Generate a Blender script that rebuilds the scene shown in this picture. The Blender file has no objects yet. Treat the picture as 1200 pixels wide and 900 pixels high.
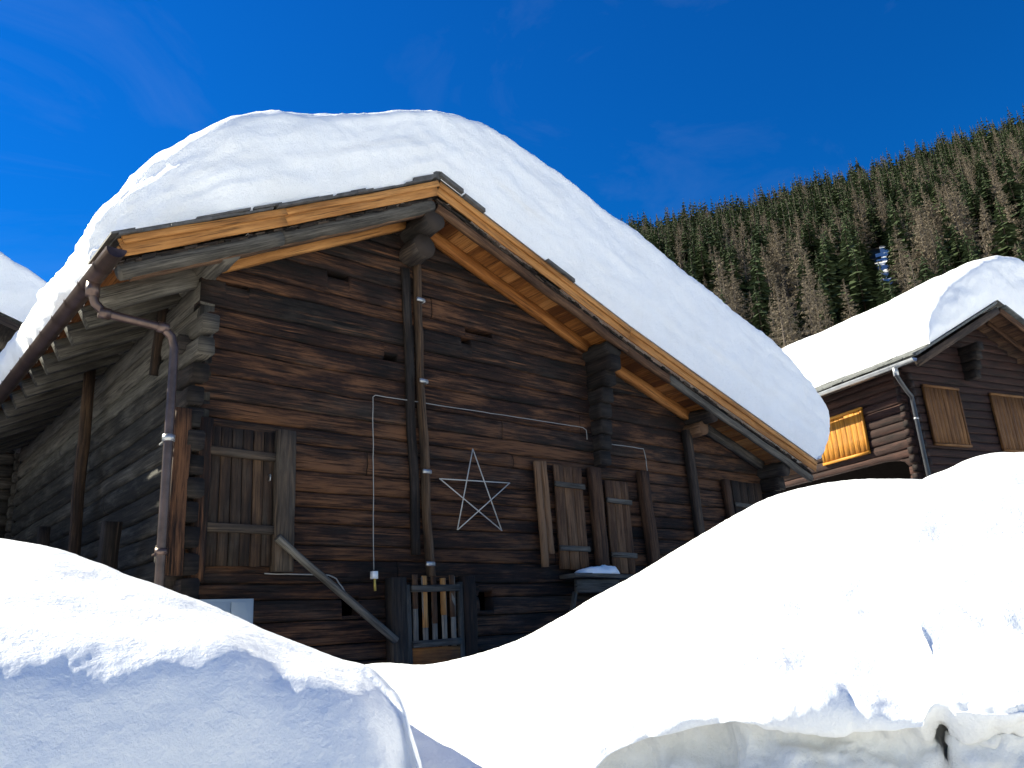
import bpy, math, random
from mathutils import Vector, Matrix, noise as mn

SC = bpy.context.scene
COL = SC.collection
R = random.Random(7)

# ------------------------------------------------------------------ camera
FPX = 958.9                       # focal length in pixels of a 1200 px wide frame
RX = Vector((0.75850451, -0.64884103, -0.06063193))     # camera right
DN = Vector((0.15034469, 0.26476486, -0.95252089))      # camera down
FW = Vector((0.63408784, 0.71337570, 0.29837514))       # camera forward
cam_d = bpy.data.cameras.new('camera')
cam_d.sensor_width = 36.0
cam_d.lens = FPX / 1200 * 36
cam_d.clip_start = 0.05
cam_d.clip_end = 9000
cam = bpy.data.objects.new('camera', cam_d)
COL.objects.link(cam)
M3 = Matrix((RX, -DN, -FW)).transposed()
cam.matrix_world = M3.to_4x4()
SC.camera = cam

# ------------------------------------------------------------------ light
SUN_EL, SUN_PHI = math.radians(38.5), math.radians(60)
TO_SUN = Vector((-math.cos(SUN_PHI) * math.cos(SUN_EL), math.sin(SUN_PHI) * math.cos(SUN_EL), math.sin(SUN_EL)))
sd = bpy.data.lights.new('sun', 'SUN')
sd.energy = 5.0
sd.angle = math.radians(0.55)
sd.color = (1.0, 0.95, 0.86)
sun = bpy.data.objects.new('sun', sd)
COL.objects.link(sun)
sun.rotation_euler = TO_SUN.to_track_quat('Z', 'Y').to_euler()

world = bpy.data.worlds.new('World')
SC.world = world
world.use_nodes = True
wt = world.node_tree
wt.nodes.clear()
w_out = wt.nodes.new('ShaderNodeOutputWorld')
w_bg = wt.nodes.new('ShaderNodeBackground')
sky = wt.nodes.new('ShaderNodeTexSky')
sky.sky_type = 'NISHITA'
sky.sun_disc = False
sky.sun_elevation = SUN_EL
sky.sun_rotation = math.atan2(TO_SUN.x, TO_SUN.y)
sky.altitude = 1700
sky.air_density = 1.35
sky.dust_density = 0.5
sky.ozone_density = 4.0
hs = wt.nodes.new('ShaderNodeHueSaturation')
hs.inputs['Saturation'].default_value = 1.58
hs.inputs['Hue'].default_value = 0.520
hs.inputs['Value'].default_value = 1.0
wt.links.new(sky.outputs[0], hs.inputs['Color'])
# very faint wisps of high cloud
w_tc = wt.nodes.new('ShaderNodeTexCoord')
w_mp = wt.nodes.new('ShaderNodeVectorMath')
w_mp.operation = 'MULTIPLY'
w_mp.inputs[1].default_value = (3.0, 5.0, 9.0)
w_n = wt.nodes.new('ShaderNodeTexNoise')
w_n.inputs['Scale'].default_value = 1.0
w_n.inputs['Detail'].default_value = 9
w_n.inputs['Roughness'].default_value = .62
w_n.inputs['Distortion'].default_value = .8
w_r = wt.nodes.new('ShaderNodeMapRange')
w_r.inputs['From Min'].default_value = .52
w_r.inputs['From Max'].default_value = .80
w_r.inputs['To Max'].default_value = .03
w_m = wt.nodes.new('ShaderNodeMix')
w_m.data_type = 'RGBA'
wt.links.new(w_tc.outputs['Generated'], w_mp.inputs[0])
wt.links.new(w_mp.outputs[0], w_n.inputs['Vector'])
wt.links.new(w_n.outputs[0], w_r.inputs[0])
wt.links.new(w_r.outputs[0], w_m.inputs['Factor'])
wt.links.new(hs.outputs[0], w_m.inputs['A'])
w_m.inputs['B'].default_value = (6.0, 6.6, 7.4, 1)
wt.links.new(w_m.outputs['Result'], w_bg.inputs[0])
w_bg.inputs[1].default_value = 0.063
wt.links.new(w_bg.outputs[0], w_out.inputs[0])

SC.view_settings.view_transform = 'Standard'
SC.view_settings.look = 'None'
SC.view_settings.gamma = 1
SC.view_settings.exposure = 1.32
SC.view_settings.use_white_balance = True
SC.view_settings.white_balance_temperature = 7150
SC.view_settings.white_balance_tint = 2
SC.render.engine = 'CYCLES'
SC.cycles.max_bounces = 8
SC.cycles.diffuse_bounces = 5
SC.cycles.use_denoising = True

# ------------------------------------------------------------------ helpers
RH = Vector((0.75990258, -0.65003697, 0))    # street axes: RH runs along the banks, FH towards the barn
FH = Vector((0.65003697, 0.75990258, 0))


def ST(s, t, z):
    return RH * s + FH * t + Vector((0, 0, z))


def lerp(a, b, k):
    return a + (b - a) * k


def interp(tab, x):
    if x <= tab[0][0]:
        return tab[0][1]
    for (x0, y0), (x1, y1) in zip(tab, tab[1:]):
        if x <= x1:
            return y0 + (y1 - y0) * (x - x0) / (x1 - x0)
    return tab[-1][1]


def sinterp(tab, x):
    """cubic (monotone-ish) interpolation of a table"""
    n = len(tab)
    if x <= tab[0][0]:
        return tab[0][1]
    if x >= tab[-1][0]:
        return tab[-1][1]
    for i in range(n - 1):
        x0, y0 = tab[i]
        x1, y1 = tab[i + 1]
        if x <= x1:
            h = x1 - x0
            m0 = (y1 - tab[max(i - 1, 0)][1]) / (x1 - tab[max(i - 1, 0)][0])
            j = min(i + 2, n - 1)
            m1 = (tab[j][1] - y0) / (tab[j][0] - x0)
            k = (x - x0) / h
            return ((2 * k**3 - 3 * k**2 + 1) * y0 + (k**3 - 2 * k**2 + k) * h * m0
                    + (-2 * k**3 + 3 * k**2) * y1 + (k**3 - k**2) * h * m1)


class MB:
    """collects shapes; build() links them as one mesh object"""

    def __init__(s):
        s.v = []
        s.f = []
        s.uv = []
        s.t = []
        s.m = []

    def face(s, idx, uvs=None, tint=(.5, 0, 0), mi=0):
        s.f.append(tuple(idx))
        s.uv.append(uvs if uvs else [(0, 0)] * len(idx))
        s.t.append(tint)
        s.m.append(mi)

    def build(s, name, mat, parent=None, smooth=True, loc=None):
        me = bpy.data.meshes.new(name)
        off = Vector(loc) if loc is not None else Vector((0, 0, 0))
        me.from_pydata([tuple(Vector(p) - off) for p in s.v], [], s.f)
        uvl = me.uv_layers.new(name='UVMap')
        flat = []
        for u in s.uv:
            for a in u:
                flat.extend(a)
        uvl.data.foreach_set('uv', flat)
        at = me.attributes.new('tint', 'FLOAT_VECTOR', 'FACE')
        ft = []
        for t in s.t:
            ft.extend(t)
        at.data.foreach_set('vector', ft)
        for mt in (mat if isinstance(mat, (list, tuple)) else [mat]):
            me.materials.append(mt)
        me.polygons.foreach_set('material_index', s.m)
        me.polygons.foreach_set('use_smooth', [smooth] * len(s.f))
        me.update()
        o = bpy.data.objects.new(name, me)
        COL.objects.link(o)
        o.location = off
        if parent is not None:
            o.parent = parent
            o.matrix_parent_inverse = Matrix.Identity(4)
            w = Vector((0, 0, 0))
            q = parent
            while q is not None:
                w += q.location
                q = q.parent
            o.location = off - w
        return o


def tag(o, label=None, cat=None, group=None, kind=None):
    if label:
        o['label'] = label
    if cat:
        o['category'] = cat
    if group:
        o['group'] = group
    if kind:
        o['kind'] = kind
    return o


def empty(name, loc=(0, 0, 0)):
    o = bpy.data.objects.new(name, None)
    COL.objects.link(o)
    o.location = loc
    o.empty_display_size = 0.2
    return o


def rnd_tint(bright=0.0, warm=0.0, spread=.12):
    return (R.random(), bright + R.uniform(-spread, spread), warm + R.uniform(-spread, spread))


def beam(mb, p0, p1, w, h, up=(0, 0, 1), ch=.012, wob=.004, seg=None, tint=None, mi=0, taper=1.0):
    p0, p1 = Vector(p0), Vector(p1)
    d = p1 - p0
    L = d.length
    d.normalize()
    up = Vector(up)
    side = d.cross(up)
    if side.length < 1e-4:
        side = d.cross(Vector((1, 0, 0)))
    side.normalize()
    u2 = side.cross(d)
    n = seg or max(1, int(L / .3))
    ch = min(ch, w * .3, h * .3)
    prof = [(-w / 2 + ch, -h / 2), (w / 2 - ch, -h / 2), (w / 2, -h / 2 + ch), (w / 2, h / 2 - ch),
            (w / 2 - ch, h / 2), (-w / 2 + ch, h / 2), (-w / 2, h / 2 - ch), (-w / 2, -h / 2 + ch)]
    per = [0]
    for i in range(8):
        a, b = prof[i], prof[(i + 1) % 8]
        per.append(per[-1] + math.hypot(a[0] - b[0], a[1] - b[1]))
    tint = tint or rnd_tint()
    ou = R.uniform(0, 20)
    base = len(mb.v)
    seed = R.uniform(0, 100)
    for i in range(n + 1):
        k = i / n
        sc = lerp(1, taper, k)
        wx = wob * mn.noise(Vector((seed, k * L * 1.3, 0))) * 2
        wy = wob * mn.noise(Vector((seed, k * L * 1.3, 9))) * 2
        for (a, b) in prof:
            j = wob * .5
            mb.v.append(p0 + d * (k * L) + side * (a * sc + wx + R.uniform(-j, j)) + u2 * (b * sc + wy + R.uniform(-j, j)))
    for i in range(n):
        u0, u1 = ou + i / n * L, ou + (i + 1) / n * L
        for j in range(8):
            a, b = base + i * 8 + j, base + i * 8 + (j + 1) % 8
            mb.face((a, b, b + 8, a + 8), [(u0, per[j]), (u0, per[j + 1]), (u1, per[j + 1]), (u1, per[j])], tint, mi)
    e0 = [base + j for j in range(8)][::-1]
    e1 = [base + n * 8 + j for j in range(8)]
    te = (tint[0], tint[1] - .12, tint[2])
    pu = [(ou + q[0] * .3, q[1]) for q in prof]
    mb.face(e0, pu[::-1], te, mi)
    mb.face(e1, pu, te, mi)


def tube(mb, pts, r, sides=8, tint=None, caps=True, rf=None, mi=0):
    pts = [Vector(p) for p in pts]
    tint = tint or rnd_tint()
    base = len(mb.v)
    n = len(pts)
    prev = None
    acc = 0
    us = []
    for i, p in enumerate(pts):
        t = (pts[min(i + 1, n - 1)] - pts[max(i - 1, 0)]).normalized()
        if prev is None:
            a = t.cross(Vector((0, 0, 1)))
            if a.length < .05:
                a = t.cross(Vector((1, 0, 0)))
            a.normalize()
        else:
            a = (prev - t * prev.dot(t)).normalized()
        prev = a
        b = t.cross(a)
        rr = r * (rf(i / max(1, n - 1)) if rf else 1)
        if i:
            acc += (p - pts[i - 1]).length
        us.append(acc)
        for j in range(sides):
            th = 2 * math.pi * j / sides
            mb.v.append(p + a * (rr * math.cos(th)) + b * (rr * math.sin(th)))
    for i in range(n - 1):
        for j in range(sides):
            j2 = (j + 1) % sides
            q0, q1 = j / sides * 6.283 * r, (j + 1) / sides * 6.283 * r
            mb.face((base + i * sides + j, base + i * sides + j2, base + (i + 1) * sides + j2, base + (i + 1) * sides + j),
                    [(us[i], q0), (us[i], q1), (us[i + 1], q1), (us[i + 1], q0)], tint, mi)
    if caps:
        mb.face([base + j for j in range(sides)][::-1], None, tint, mi)
        mb.face([base + (n - 1) * sides + j for j in range(sides)], None, tint, mi)


def log(mb, p0, p1, r, sides=14, tint=None, wob=.012, r1=None):
    """a round weathered timber with a slightly uneven radius"""
    p0, p1 = Vector(p0), Vector(p1)
    L = (p1 - p0).length
    n = max(3, int(L / .12))
    sd_ = R.uniform(0, 50)
    base = len(mb.v)
    tube(mb, [p0.lerp(p1, i / n) for i in range(n + 1)], r, sides, tint, True,
         (lambda k: lerp(1, (r1 or r) / r, k)))
    for i in range(base, len(mb.v)):
        q = mb.v[i]
        ax = p0 + (p1 - p0) * ((q - p0).dot(p1 - p0) / (L * L))
        dr = (q - ax)
        if dr.length > 1e-5:
            mb.v[i] = q + dr.normalized() * wob * mn.noise(q * 6 + Vector((sd_, 0, 0))) * 1.5


def box(mb, a, b, tint=None, mi=0, ch=.006):
    """axis aligned box between two corners, chamfered, running along its longest side"""
    a, b = Vector(a), Vector(b)
    lo = Vector([min(a[i], b[i]) for i in range(3)])
    hi = Vector([max(a[i], b[i]) for i in range(3)])
    s = hi - lo
    c = (lo + hi) / 2
    ax = max(range(3), key=lambda i: s[i])
    d = Vector((0, 0, 0))
    d[ax] = s[ax] / 2
    if ax == 2:
        w, h, up = s[0], s[1], (0, 1, 0)
        beam(mb, c - d, c + d, w, h, up, ch, 0, 1, tint, mi)
    elif ax == 0:
        beam(mb, c - d, c + d, s[1], s[2], (0, 0, 1), ch, 0, 1, tint, mi)
    else:
        beam(mb, c - d, c + d, s[0], s[2], (0, 0, 1), ch, 0, 1, tint, mi)


PROF = [(0, -1), (.0, -.05), (.05, -.016), (.2, .006), (.5, .014), (.8, .006), (.95, -.016), (1, -.05), (1, -1)]


def logwall(mb, O, dx, nrm, L, bounds, ztop, openings=(), thick=.14, seg=.16, tintf=None, ext=None, bulge=1.0,
            butt=.35, rough=.012, zbot=None):
    """hewn timbers laid one on the other; each timber is a bulging strip with its own tint and wavy joints"""
    O, dx, nrm = Vector(O), Vector(dx), Vector(nrm)
    ws = R.uniform(0, 100)

    def joint(j, x):
        return bounds[j] + .016 * mn.noise(Vector((x * .55 + ws, j * 7.3, 0))) + .006 * mn.noise(Vector((x * 2.2, j * 3.1, ws)))
    for j in range(len(bounds) - 1):
        x0, x1 = ext(j, L) if ext else (0, L)
        xs = set()
        n = max(2, int((x1 - x0) / seg))
        for i in range(n + 1):
            xs.add(round(lerp(x0, x1, i / n), 4))
        cuts = []
        if R.random() < butt and x1 - x0 > 4:
            cuts.append(R.uniform(x0 + 1.5, x1 - 1.5))
        ops = [(c - .005, c + .005, -9, 99) for c in cuts] + list(openings)
        for (a, b, c, d) in ops:
            if d > bounds[j] + .01 and c < bounds[j + 1] - .01:
                for q in (a - .001, a + .001, b - .001, b + .001):
                    if x0 < q < x1:
                        xs.add(round(q, 4))
        xs = sorted(xs)
        seedy = R.uniform(0, 100)
        tint = tintf((bounds[j] + bounds[j + 1]) / 2) if tintf else rnd_tint()
        ou = R.uniform(0, 30)
        run = []
        depth0 = R.uniform(-.008, .008)

        def flush(run):
            if len(run) < 2:
                return
            base = len(mb.v)
            K = len(PROF)
            for (x, lo, hi) in run:
                for k, (fz, dp) in enumerate(PROF):
                    z = lerp(lo, hi, fz)
                    d = -thick if dp == -1 else dp * bulge + depth0 + rough * mn.noise(Vector((x * 1.6, z * 9, seedy))) \
                        + rough * .7 * mn.noise(Vector((x * 5, z * 25, seedy)))
                    mb.v.append(O + dx * x + nrm * d + Vector((0, 0, z)))
            for i in range(len(run) - 1):
                for k in range(K - 1):
                    a = base + i * K + k
                    ua, ub = ou + run[i][0], ou + run[i + 1][0]
                    va = ou + PROF[k][0] * .22
                    vb = ou + PROF[k + 1][0] * .22
                    mb.face((a, a + K, a + K + 1, a + 1), [(ua, va), (ub, va), (ub, vb), (ua, vb)], tint)
            te = (tint[0], tint[1] - .1, tint[2])
            u = [(ou + PROF[k][0] * .1, ou + PROF[k][1] * .1) for k in range(K)]
            mb.face([base + k for k in range(K)], u, te)
            mb.face([base + (len(run) - 1) * K + k for k in range(K)][::-1], u[::-1], te)
        for x in xs:
            lo, hi = joint(j, x) + .004, joint(j + 1, x) - .004
            if zbot:
                lo = max(lo, zbot(x))
            hi = min(hi, ztop(x))
            for (a, b, c, d) in ops:
                if a < x < b:
                    if c <= lo + .01 and d >= hi - .01:
                        hi = lo
                    elif c <= lo + .01 and d > lo:
                        lo = min(d, hi)
                    elif d >= hi - .01 and c < hi:
                        hi = max(c, lo)
                    elif lo < c and d < hi:
                        lo = d if (hi - d) > (c - lo) else lo
                        hi = hi if (hi - d) > (c - lo) else c
            if hi - lo < .025:
                flush(run)
                run = []
            else:
                run.append((x, lo, hi))
        flush(run)


def rows(z0, z1, lo=.19, hi=.28):
    b = [z0]
    while b[-1] < z1:
        b.append(b[-1] + R.uniform(lo, hi))
    return b


def W(px, py, Y):
    """world point where the line of sight through a photo pixel meets the wall plane at depth Y"""
    d = RX * (px - 600) + DN * (py - 450) + FW * FPX
    return d * (Y / d.y)


# ------------------------------------------------------------------ materials
def new_mat(name):
    m = bpy.data.materials.new(name)
    m.use_nodes = True
    nt = m.node_tree
    return m, nt, nt.nodes['Principled BSDF']


def nd(nt, typ, **kw):
    n = nt.nodes.new(typ)
    for k, v in kw.items():
        if hasattr(n, k):
            setattr(n, k, v)
        else:
            n.inputs[k].default_value = v
    return n


def ramp(nt, stops):
    r = nt.nodes.new('ShaderNodeValToRGB')
    el = r.color_ramp.elements
    while len(el) < len(stops):
        el.new(.5)
    for e, (p, c) in zip(el, stops):
        e.position = p
        e.color = (*c, 1) if len(c) == 3 else c
    return r


def wood(name, dark, mid, light, gray=(.16, .15, .13), grayamt=.35, rough=.8, bump=.5, spec=.25, streak=1.0, wear=None,
         tintamt=.9, lo=.38, hi=.66, fibre=.5):
    m, nt, bs = new_mat(name)
    lk = nt.links.new
    uv = nd(nt, 'ShaderNodeUVMap')
    at = nd(nt, 'ShaderNodeAttribute', attribute_name='tint')
    sx = nd(nt, 'ShaderNodeSeparateXYZ')
    lk(at.outputs['Vector'], sx.inputs[0])
    off = nd(nt, 'ShaderNodeCombineXYZ')
    mo = nd(nt, 'ShaderNodeMath', operation='MULTIPLY')
    mo.inputs[1].default_value = 61.0
    lk(sx.outputs[0], mo.inputs[0])
    lk(mo.outputs[0], off.inputs[2])

    def noise_at(sc, scale, det=6, rg=.6):
        mp = nd(nt, 'ShaderNodeVectorMath', operation='MULTIPLY')
        mp.inputs[1].default_value = sc
        lk(uv.outputs[0], mp.inputs[0])
        ad = nd(nt, 'ShaderNodeVectorMath', operation='ADD')
        lk(mp.outputs[0], ad.inputs[0])
        lk(off.outputs[0], ad.inputs[1])
        n = nd(nt, 'ShaderNodeTexNoise', Scale=scale, Detail=det, Roughness=rg)
        lk(ad.outputs[0], n.inputs['Vector'])
        return n
    n1 = noise_at((1.3, 24, 1), 1.6, 8, .72)
    n2 = noise_at((.8, 3.0, 1), 1.3, 5, .62)
    n3 = noise_at((.9, 45, 1), 1.8, 4, .55)
    n4 = noise_at((1.6, 5, 1), 1.0, 6, .7)
    # value = grain + patches + tint
    a = nd(nt, 'ShaderNodeMath', operation='MULTIPLY_ADD')
    a.inputs[1].default_value = .55 * streak
    lk(n1.outputs[0], a.inputs[0])
    b = nd(nt, 'ShaderNodeMath', operation='MULTIPLY_ADD')
    b.inputs[1].default_value = 1 - .55 * streak
    lk(n2.outputs[0], b.inputs[0])
    b.inputs[2].default_value = 0
    lk(b.outputs[0], a.inputs[2])
    c = nd(nt, 'ShaderNodeMath', operation='MULTIPLY_ADD')
    c.inputs[1].default_value = tintamt * .5
    lk(sx.outputs[1], c.inputs[0])
    lk(a.outputs[0], c.inputs[2])
    rp = ramp(nt, [(lo, dark), ((lo + hi) / 2, mid), (hi, light)])
    lk(c.outputs[0], rp.inputs[0])
    # pale raised fibres and worn spots
    n5 = noise_at((.75, 26, 1), 1.5, 6, .7)
    n6 = noise_at((.9, 4.5, 1), 1.1, 3, .6)
    f5 = nd(nt, 'ShaderNodeMapRange')
    f5.inputs['From Min'].default_value = .52
    f5.inputs['From Max'].default_value = .64
    lk(n5.outputs[0], f5.inputs[0])
    f6 = nd(nt, 'ShaderNodeMapRange')
    f6.inputs['From Min'].default_value = .47
    f6.inputs['From Max'].default_value = .62
    lk(n6.outputs[0], f6.inputs[0])
    f7 = nd(nt, 'ShaderNodeMath', operation='MULTIPLY')
    lk(f5.outputs[0], f7.inputs[0])
    lk(f6.outputs[0], f7.inputs[1])
    f8 = nd(nt, 'ShaderNodeMath', operation='MULTIPLY')
    lk(f7.outputs[0], f8.inputs[0])
    f8.inputs[1].default_value = fibre
    fx = nd(nt, 'ShaderNodeMix', data_type='RGBA')
    lk(f8.outputs[0], fx.inputs['Factor'])
    lk(rp.outputs[0], fx.inputs['A'])
    fx.inputs['B'].default_value = (*[min(1, q * 1.25) for q in light], 1)
    rp_out = fx.outputs['Result']
    # grey weathering
    gr = nd(nt, 'ShaderNodeMapRange')
    gr.inputs['From Min'].default_value = .48
    gr.inputs['From Max'].default_value = .66
    gr.inputs['To Max'].default_value = 1.0
    lk(n4.outputs[0], gr.inputs[0])
    gm = nd(nt, 'ShaderNodeMath', operation='MULTIPLY')
    gm.inputs[1].default_value = grayamt
    lk(gr.outputs[0], gm.inputs[0])
    gs = nd(nt, 'ShaderNodeMath', operation='SUBTRACT', use_clamp=True)
    lk(gm.outputs[0], gs.inputs[0])
    lk(sx.outputs[2], gs.inputs[1])
    mx = nd(nt, 'ShaderNodeMix', data_type='RGBA')
    lk(gs.outputs[0], mx.inputs['Factor'])
    lk(rp_out, mx.inputs['A'])
    grp = ramp(nt, [(.35, tuple(x * .35 for x in gray)), (.7, gray)])
    lk(n1.outputs[0], grp.inputs[0])
    lk(grp.outputs[0], mx.inputs['B'])
    # cracks
    cr = nd(nt, 'ShaderNodeMapRange')
    cr.inputs['From Min'].default_value = .36
    cr.inputs['From Max'].default_value = .44
    cr.inputs['To Min'].default_value = .25
    lk(n3.outputs[0], cr.inputs[0])
    ml = nd(nt, 'ShaderNodeMix', data_type='RGBA', blend_type='MULTIPLY')
    ml.inputs['Factor'].default_value = .85
    lk(mx.outputs['Result'], ml.inputs['A'])
    lk(cr.outputs[0], ml.inputs['B'])
    lk(ml.outputs['Result'], bs.inputs['Base Color'])
    bs.inputs['Roughness'].default_value = rough
    bs.inputs['Specular IOR Level'].default_value = spec
    h = nd(nt, 'ShaderNodeMath', operation='ADD')
    lk(cr.outputs[0], h.inputs[0])
    lk(n1.outputs[0], h.inputs[1])
    bp = nd(nt, 'ShaderNodeBump', Strength=bump, Distance=.012)
    lk(h.outputs[0], bp.inputs['Height'])
    lk(bp.outputs[0], bs.inputs['Normal'])
    return m


def plain(name, col, rough=.5, metal=0.0, var=.25, scale=6, bump=0.0, spec=.5):
    m, nt, bs = new_mat(name)
    lk = nt.links.new
    tc = nd(nt, 'ShaderNodeTexCoord')
    n = nd(nt, 'ShaderNodeTexNoise', Scale=scale, Detail=7, Roughness=.65)
    lk(tc.outputs['Object'], n.inputs['Vector'])
    rp = ramp(nt, [(.3, tuple(x * (1 - var) for x in col)), (.7, tuple(min(1, x * (1 + var)) for x in col))])
    lk(n.outputs[0], rp.inputs[0])
    lk(rp.outputs[0], bs.inputs['Base Color'])
    bs.inputs['Roughness'].default_value = rough
    bs.inputs['Metallic'].default_value = metal
    bs.inputs['Specular IOR Level'].default_value = spec
    if bump:
        bp = nd(nt, 'ShaderNodeBump', Strength=bump, Distance=.02)
        lk(n.outputs[0], bp.inputs['Height'])
        lk(bp.outputs[0], bs.inputs['Normal'])
    return m


def snow_mat(name, dirt=0.0, grain=.5, dirt_col=(.55, .47, .36), base=(.92, .925, .93), layers=0.0):
    m, nt, bs = new_mat(name)
    lk = nt.links.new
    tc = nd(nt, 'ShaderNodeTexCoord')
    n1 = nd(nt, 'ShaderNodeTexNoise', Scale=2.2, Detail=8, Roughness=.6)
    n2 = nd(nt, 'ShaderNodeTexNoise', Scale=60, Detail=5, Roughness=.7)
    n3 = nd(nt, 'ShaderNodeTexNoise', Scale=9, Detail=6, Roughness=.6)
    for n in (n1, n2, n3):
        lk(tc.outputs['Object'], n.inputs['Vector'])
    at = nd(nt, 'ShaderNodeAttribute', attribute_name='tint')
    sx = nd(nt, 'ShaderNodeSeparateXYZ')
    lk(at.outputs['Vector'], sx.inputs[0])
    mr = nd(nt, 'ShaderNodeMapRange')
    mr.inputs['From Min'].default_value = .42
    mr.inputs['From Max'].default_value = .72
    lk(n1.outputs[0], mr.inputs[0])
    dm = nd(nt, 'ShaderNodeMath', operation='MULTIPLY')
    dm.inputs[1].default_value = dirt
    lk(mr.outputs[0], dm.inputs[0])
    da = nd(nt, 'ShaderNodeMath', operation='ADD', use_clamp=True)
    lk(dm.outputs[0], da.inputs[0])
    dq = nd(nt, 'ShaderNodeMath', operation='MULTIPLY')
    lk(sx.outputs[1], dq.inputs[0])
    lk(n3.outputs[0], dq.inputs[1])
    lk(dq.outputs[0], da.inputs[1])
    mx = nd(nt, 'ShaderNodeMix', data_type='RGBA')
    mx.inputs['A'].default_value = (*base, 1)
    mx.inputs['B'].default_value = (*dirt_col, 1)
    lk(da.outputs[0], mx.inputs['Factor'])
    lk(mx.outputs['Result'], bs.inputs['Base Color'])
    bs.inputs['Roughness'].default_value = .65
    bs.inputs['Specular IOR Level'].default_value = .2
    ad = nd(nt, 'ShaderNodeMath', operation='MULTIPLY_ADD')
    lk(n2.outputs[0], ad.inputs[0])
    ad.inputs[1].default_value = .6
    lk(n3.outputs[0], ad.inputs[2])
    bp = nd(nt, 'ShaderNodeBump', Strength=grain, Distance=.03)
    lk(ad.outputs[0], bp.inputs['Height'])
    lk(bp.outputs[0], bs.inputs['Normal'])
    return m


M = {}
M['facade'] = wood('weathered_facade', (.0050, .0036, .0029), (.0205, .0088, .0056), (.125, .055, .025), (.085, .07, .056), .34, streak=.8, fibre=1.0, bump=1.0, lo=.41, hi=.63)
M['sidewall'] = wood('grey_sidewall', (.008, .0068, .0055), (.029, .024, .019), (.10, .085, .066), (.16, .145, .12), .5)
M['dark'] = wood('dark_timber', (.008, .006, .005), (.026, .018, .014), (.09, .06, .04), (.12, .11, .10), .25)
M['grey'] = wood('grey_timber', (.018, .0155, .0125), (.062, .053, .042), (.18, .157, .122), (.20, .18, .15), .45)
M['brown'] = wood('brown_timber', (.024, .011, .006), (.085, .041, .02), (.20, .11, .058), (.16, .14, .12), .2)
M['orange'] = wood('fresh_larch', (.17, .068, .018), (.36, .155, .044), (.54, .26, .085), (.30, .22, .14), .30, .7, .35, streak=.85, fibre=.35)
M['soffit'] = wood('soffit_larch', (.12, .040, .010), (.29, .105, .024), (.46, .20, .06), (.3, .2, .1), .1, .7, .3, tintamt=1.2)
M['shutter'] = wood('shutter_larch', (.26, .10, .012), (.50, .20, .022), (.66, .31, .045), (.4, .25, .1), .12, .6, .2, streak=.9)
M['shutter_shaded'] = wood('shutter_larch_shaded', (.050, .019, .006), (.115, .050, .015), (.20, .098, .034), (.2, .16, .1), .1, .7, .3)  # darker copy of the shutter larch; gable-side shade is put into the colour
M['chalet'] = wood('chalet_logs', (.010, .005, .0045), (.028, .012, .0095), (.075, .031, .021), (.07, .055, .05), .15)
M['door'] = wood('door_planks', (.009, .0066, .005), (.031, .0175, .011), (.105, .06, .032), (.115, .10, .08), .35)
M['slat'] = wood('gate_slats', (.09, .075, .06), (.20, .17, .135), (.36, .29, .21), (.34, .32, .28), .4)
M['copper'] = plain('copper_sheet', (.095, .062, .052), .34, .6, .4, 5)
M['zinc'] = plain('zinc_sheet', (.42, .43, .44), .4, .7, .2, 6)
M['black'] = plain('black_pipe', (.025, .025, .028), .35, 0, .3, 6)
M['slate'] = plain('stone_slabs', (.085, .08, .075), .8, 0, .5, 9, .6)
M['slate2'] = plain('grey_stone_slabs', (.11, .115, .11), .8, 0, .5, 9, .6)
M['white'] = plain('white_plastic', (.8, .8, .78), .4, 0, .05)
M['cable'] = plain('grey_cable', (.27, .26, .24), .5, 0, .1)
M['star'] = plain('star_rods', (.44, .42, .38), .45, .0, .15)
M['brass'] = plain('brass_plug', (.5, .35, .08), .4, .3, .1)
M['cabinet'] = plain('cabinet_paint', (.36, .40, .40), .5, 0, .06, 3)
M['clamp'] = plain('steel_clamp', (.36, .36, .36), .4, .7, .15)
M['void_shade'] = plain('shade_black', (.006, .005, .005), .95, 0, .3, spec=0.0)  # near-black colour standing in for the shade behind openings and in the passage
M['glass'] = plain('window_glass', (.05, .06, .07), .08, 0, .1, 2, spec=.8)
M['stone'] = plain('stone_base', (.12, .11, .10), .9, 0, .5, 3, .7)
M['snow'] = snow_mat('snow_clean', 0.0, .35)
M['snow_roof'] = snow_mat('snow_roof', .12, .7, (.66, .60, .52))
M['snow_bank'] = snow_mat('snow_ploughed', .04, .5, (.45, .42, .33))

# ------------------------------------------------------------------ ground
def ground_z(x, y):
    p = Vector((x, y, 0))
    s, t = p.dot(RH), p.dot(FH)
    k = min(1, max(0, (t - 4.2) / 2.0))
    k = k * k * (3 - 2 * k)
    z = lerp(-1.7, -.6, k)
    if s < -1.5:
        z += .5 * min(1, (-1.5 - s) / 2) * k
    return z + .05 * mn.noise(Vector((x * .4, y * .4, 0))) - max(0, (p.length - 40)) * .01 * (1 if p.length < 400 else 0)


def axis_pts(lo, hi, n, far):
    pts = [lerp(lo, hi, i / n) for i in range(n + 1)]
    d = 3.0
    a, b = lo, hi
    left, right = [], []
    while b < far:
        a -= d
        b += d
        d *= 1.5
        left.append(a)
        right.append(b)
    return left[::-1] + pts + right


gx = axis_pts(-12, 30, 84, 4000)
gy = axis_pts(-16, 32, 96, 4000)
g = MB()
for yy in gy:
    for xx in gx:
        g.v.append((xx, yy, ground_z(xx, yy)))
nx = len(gx)
for j in range(len(gy) - 1):
    for i in range(nx - 1):
        a = j * nx + i
        g.face((a, a + 1, a + nx + 1, a + nx), None, (0, 0, 0))
tag(g.build('snowy_ground', M['snow']), kind='structure')


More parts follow.
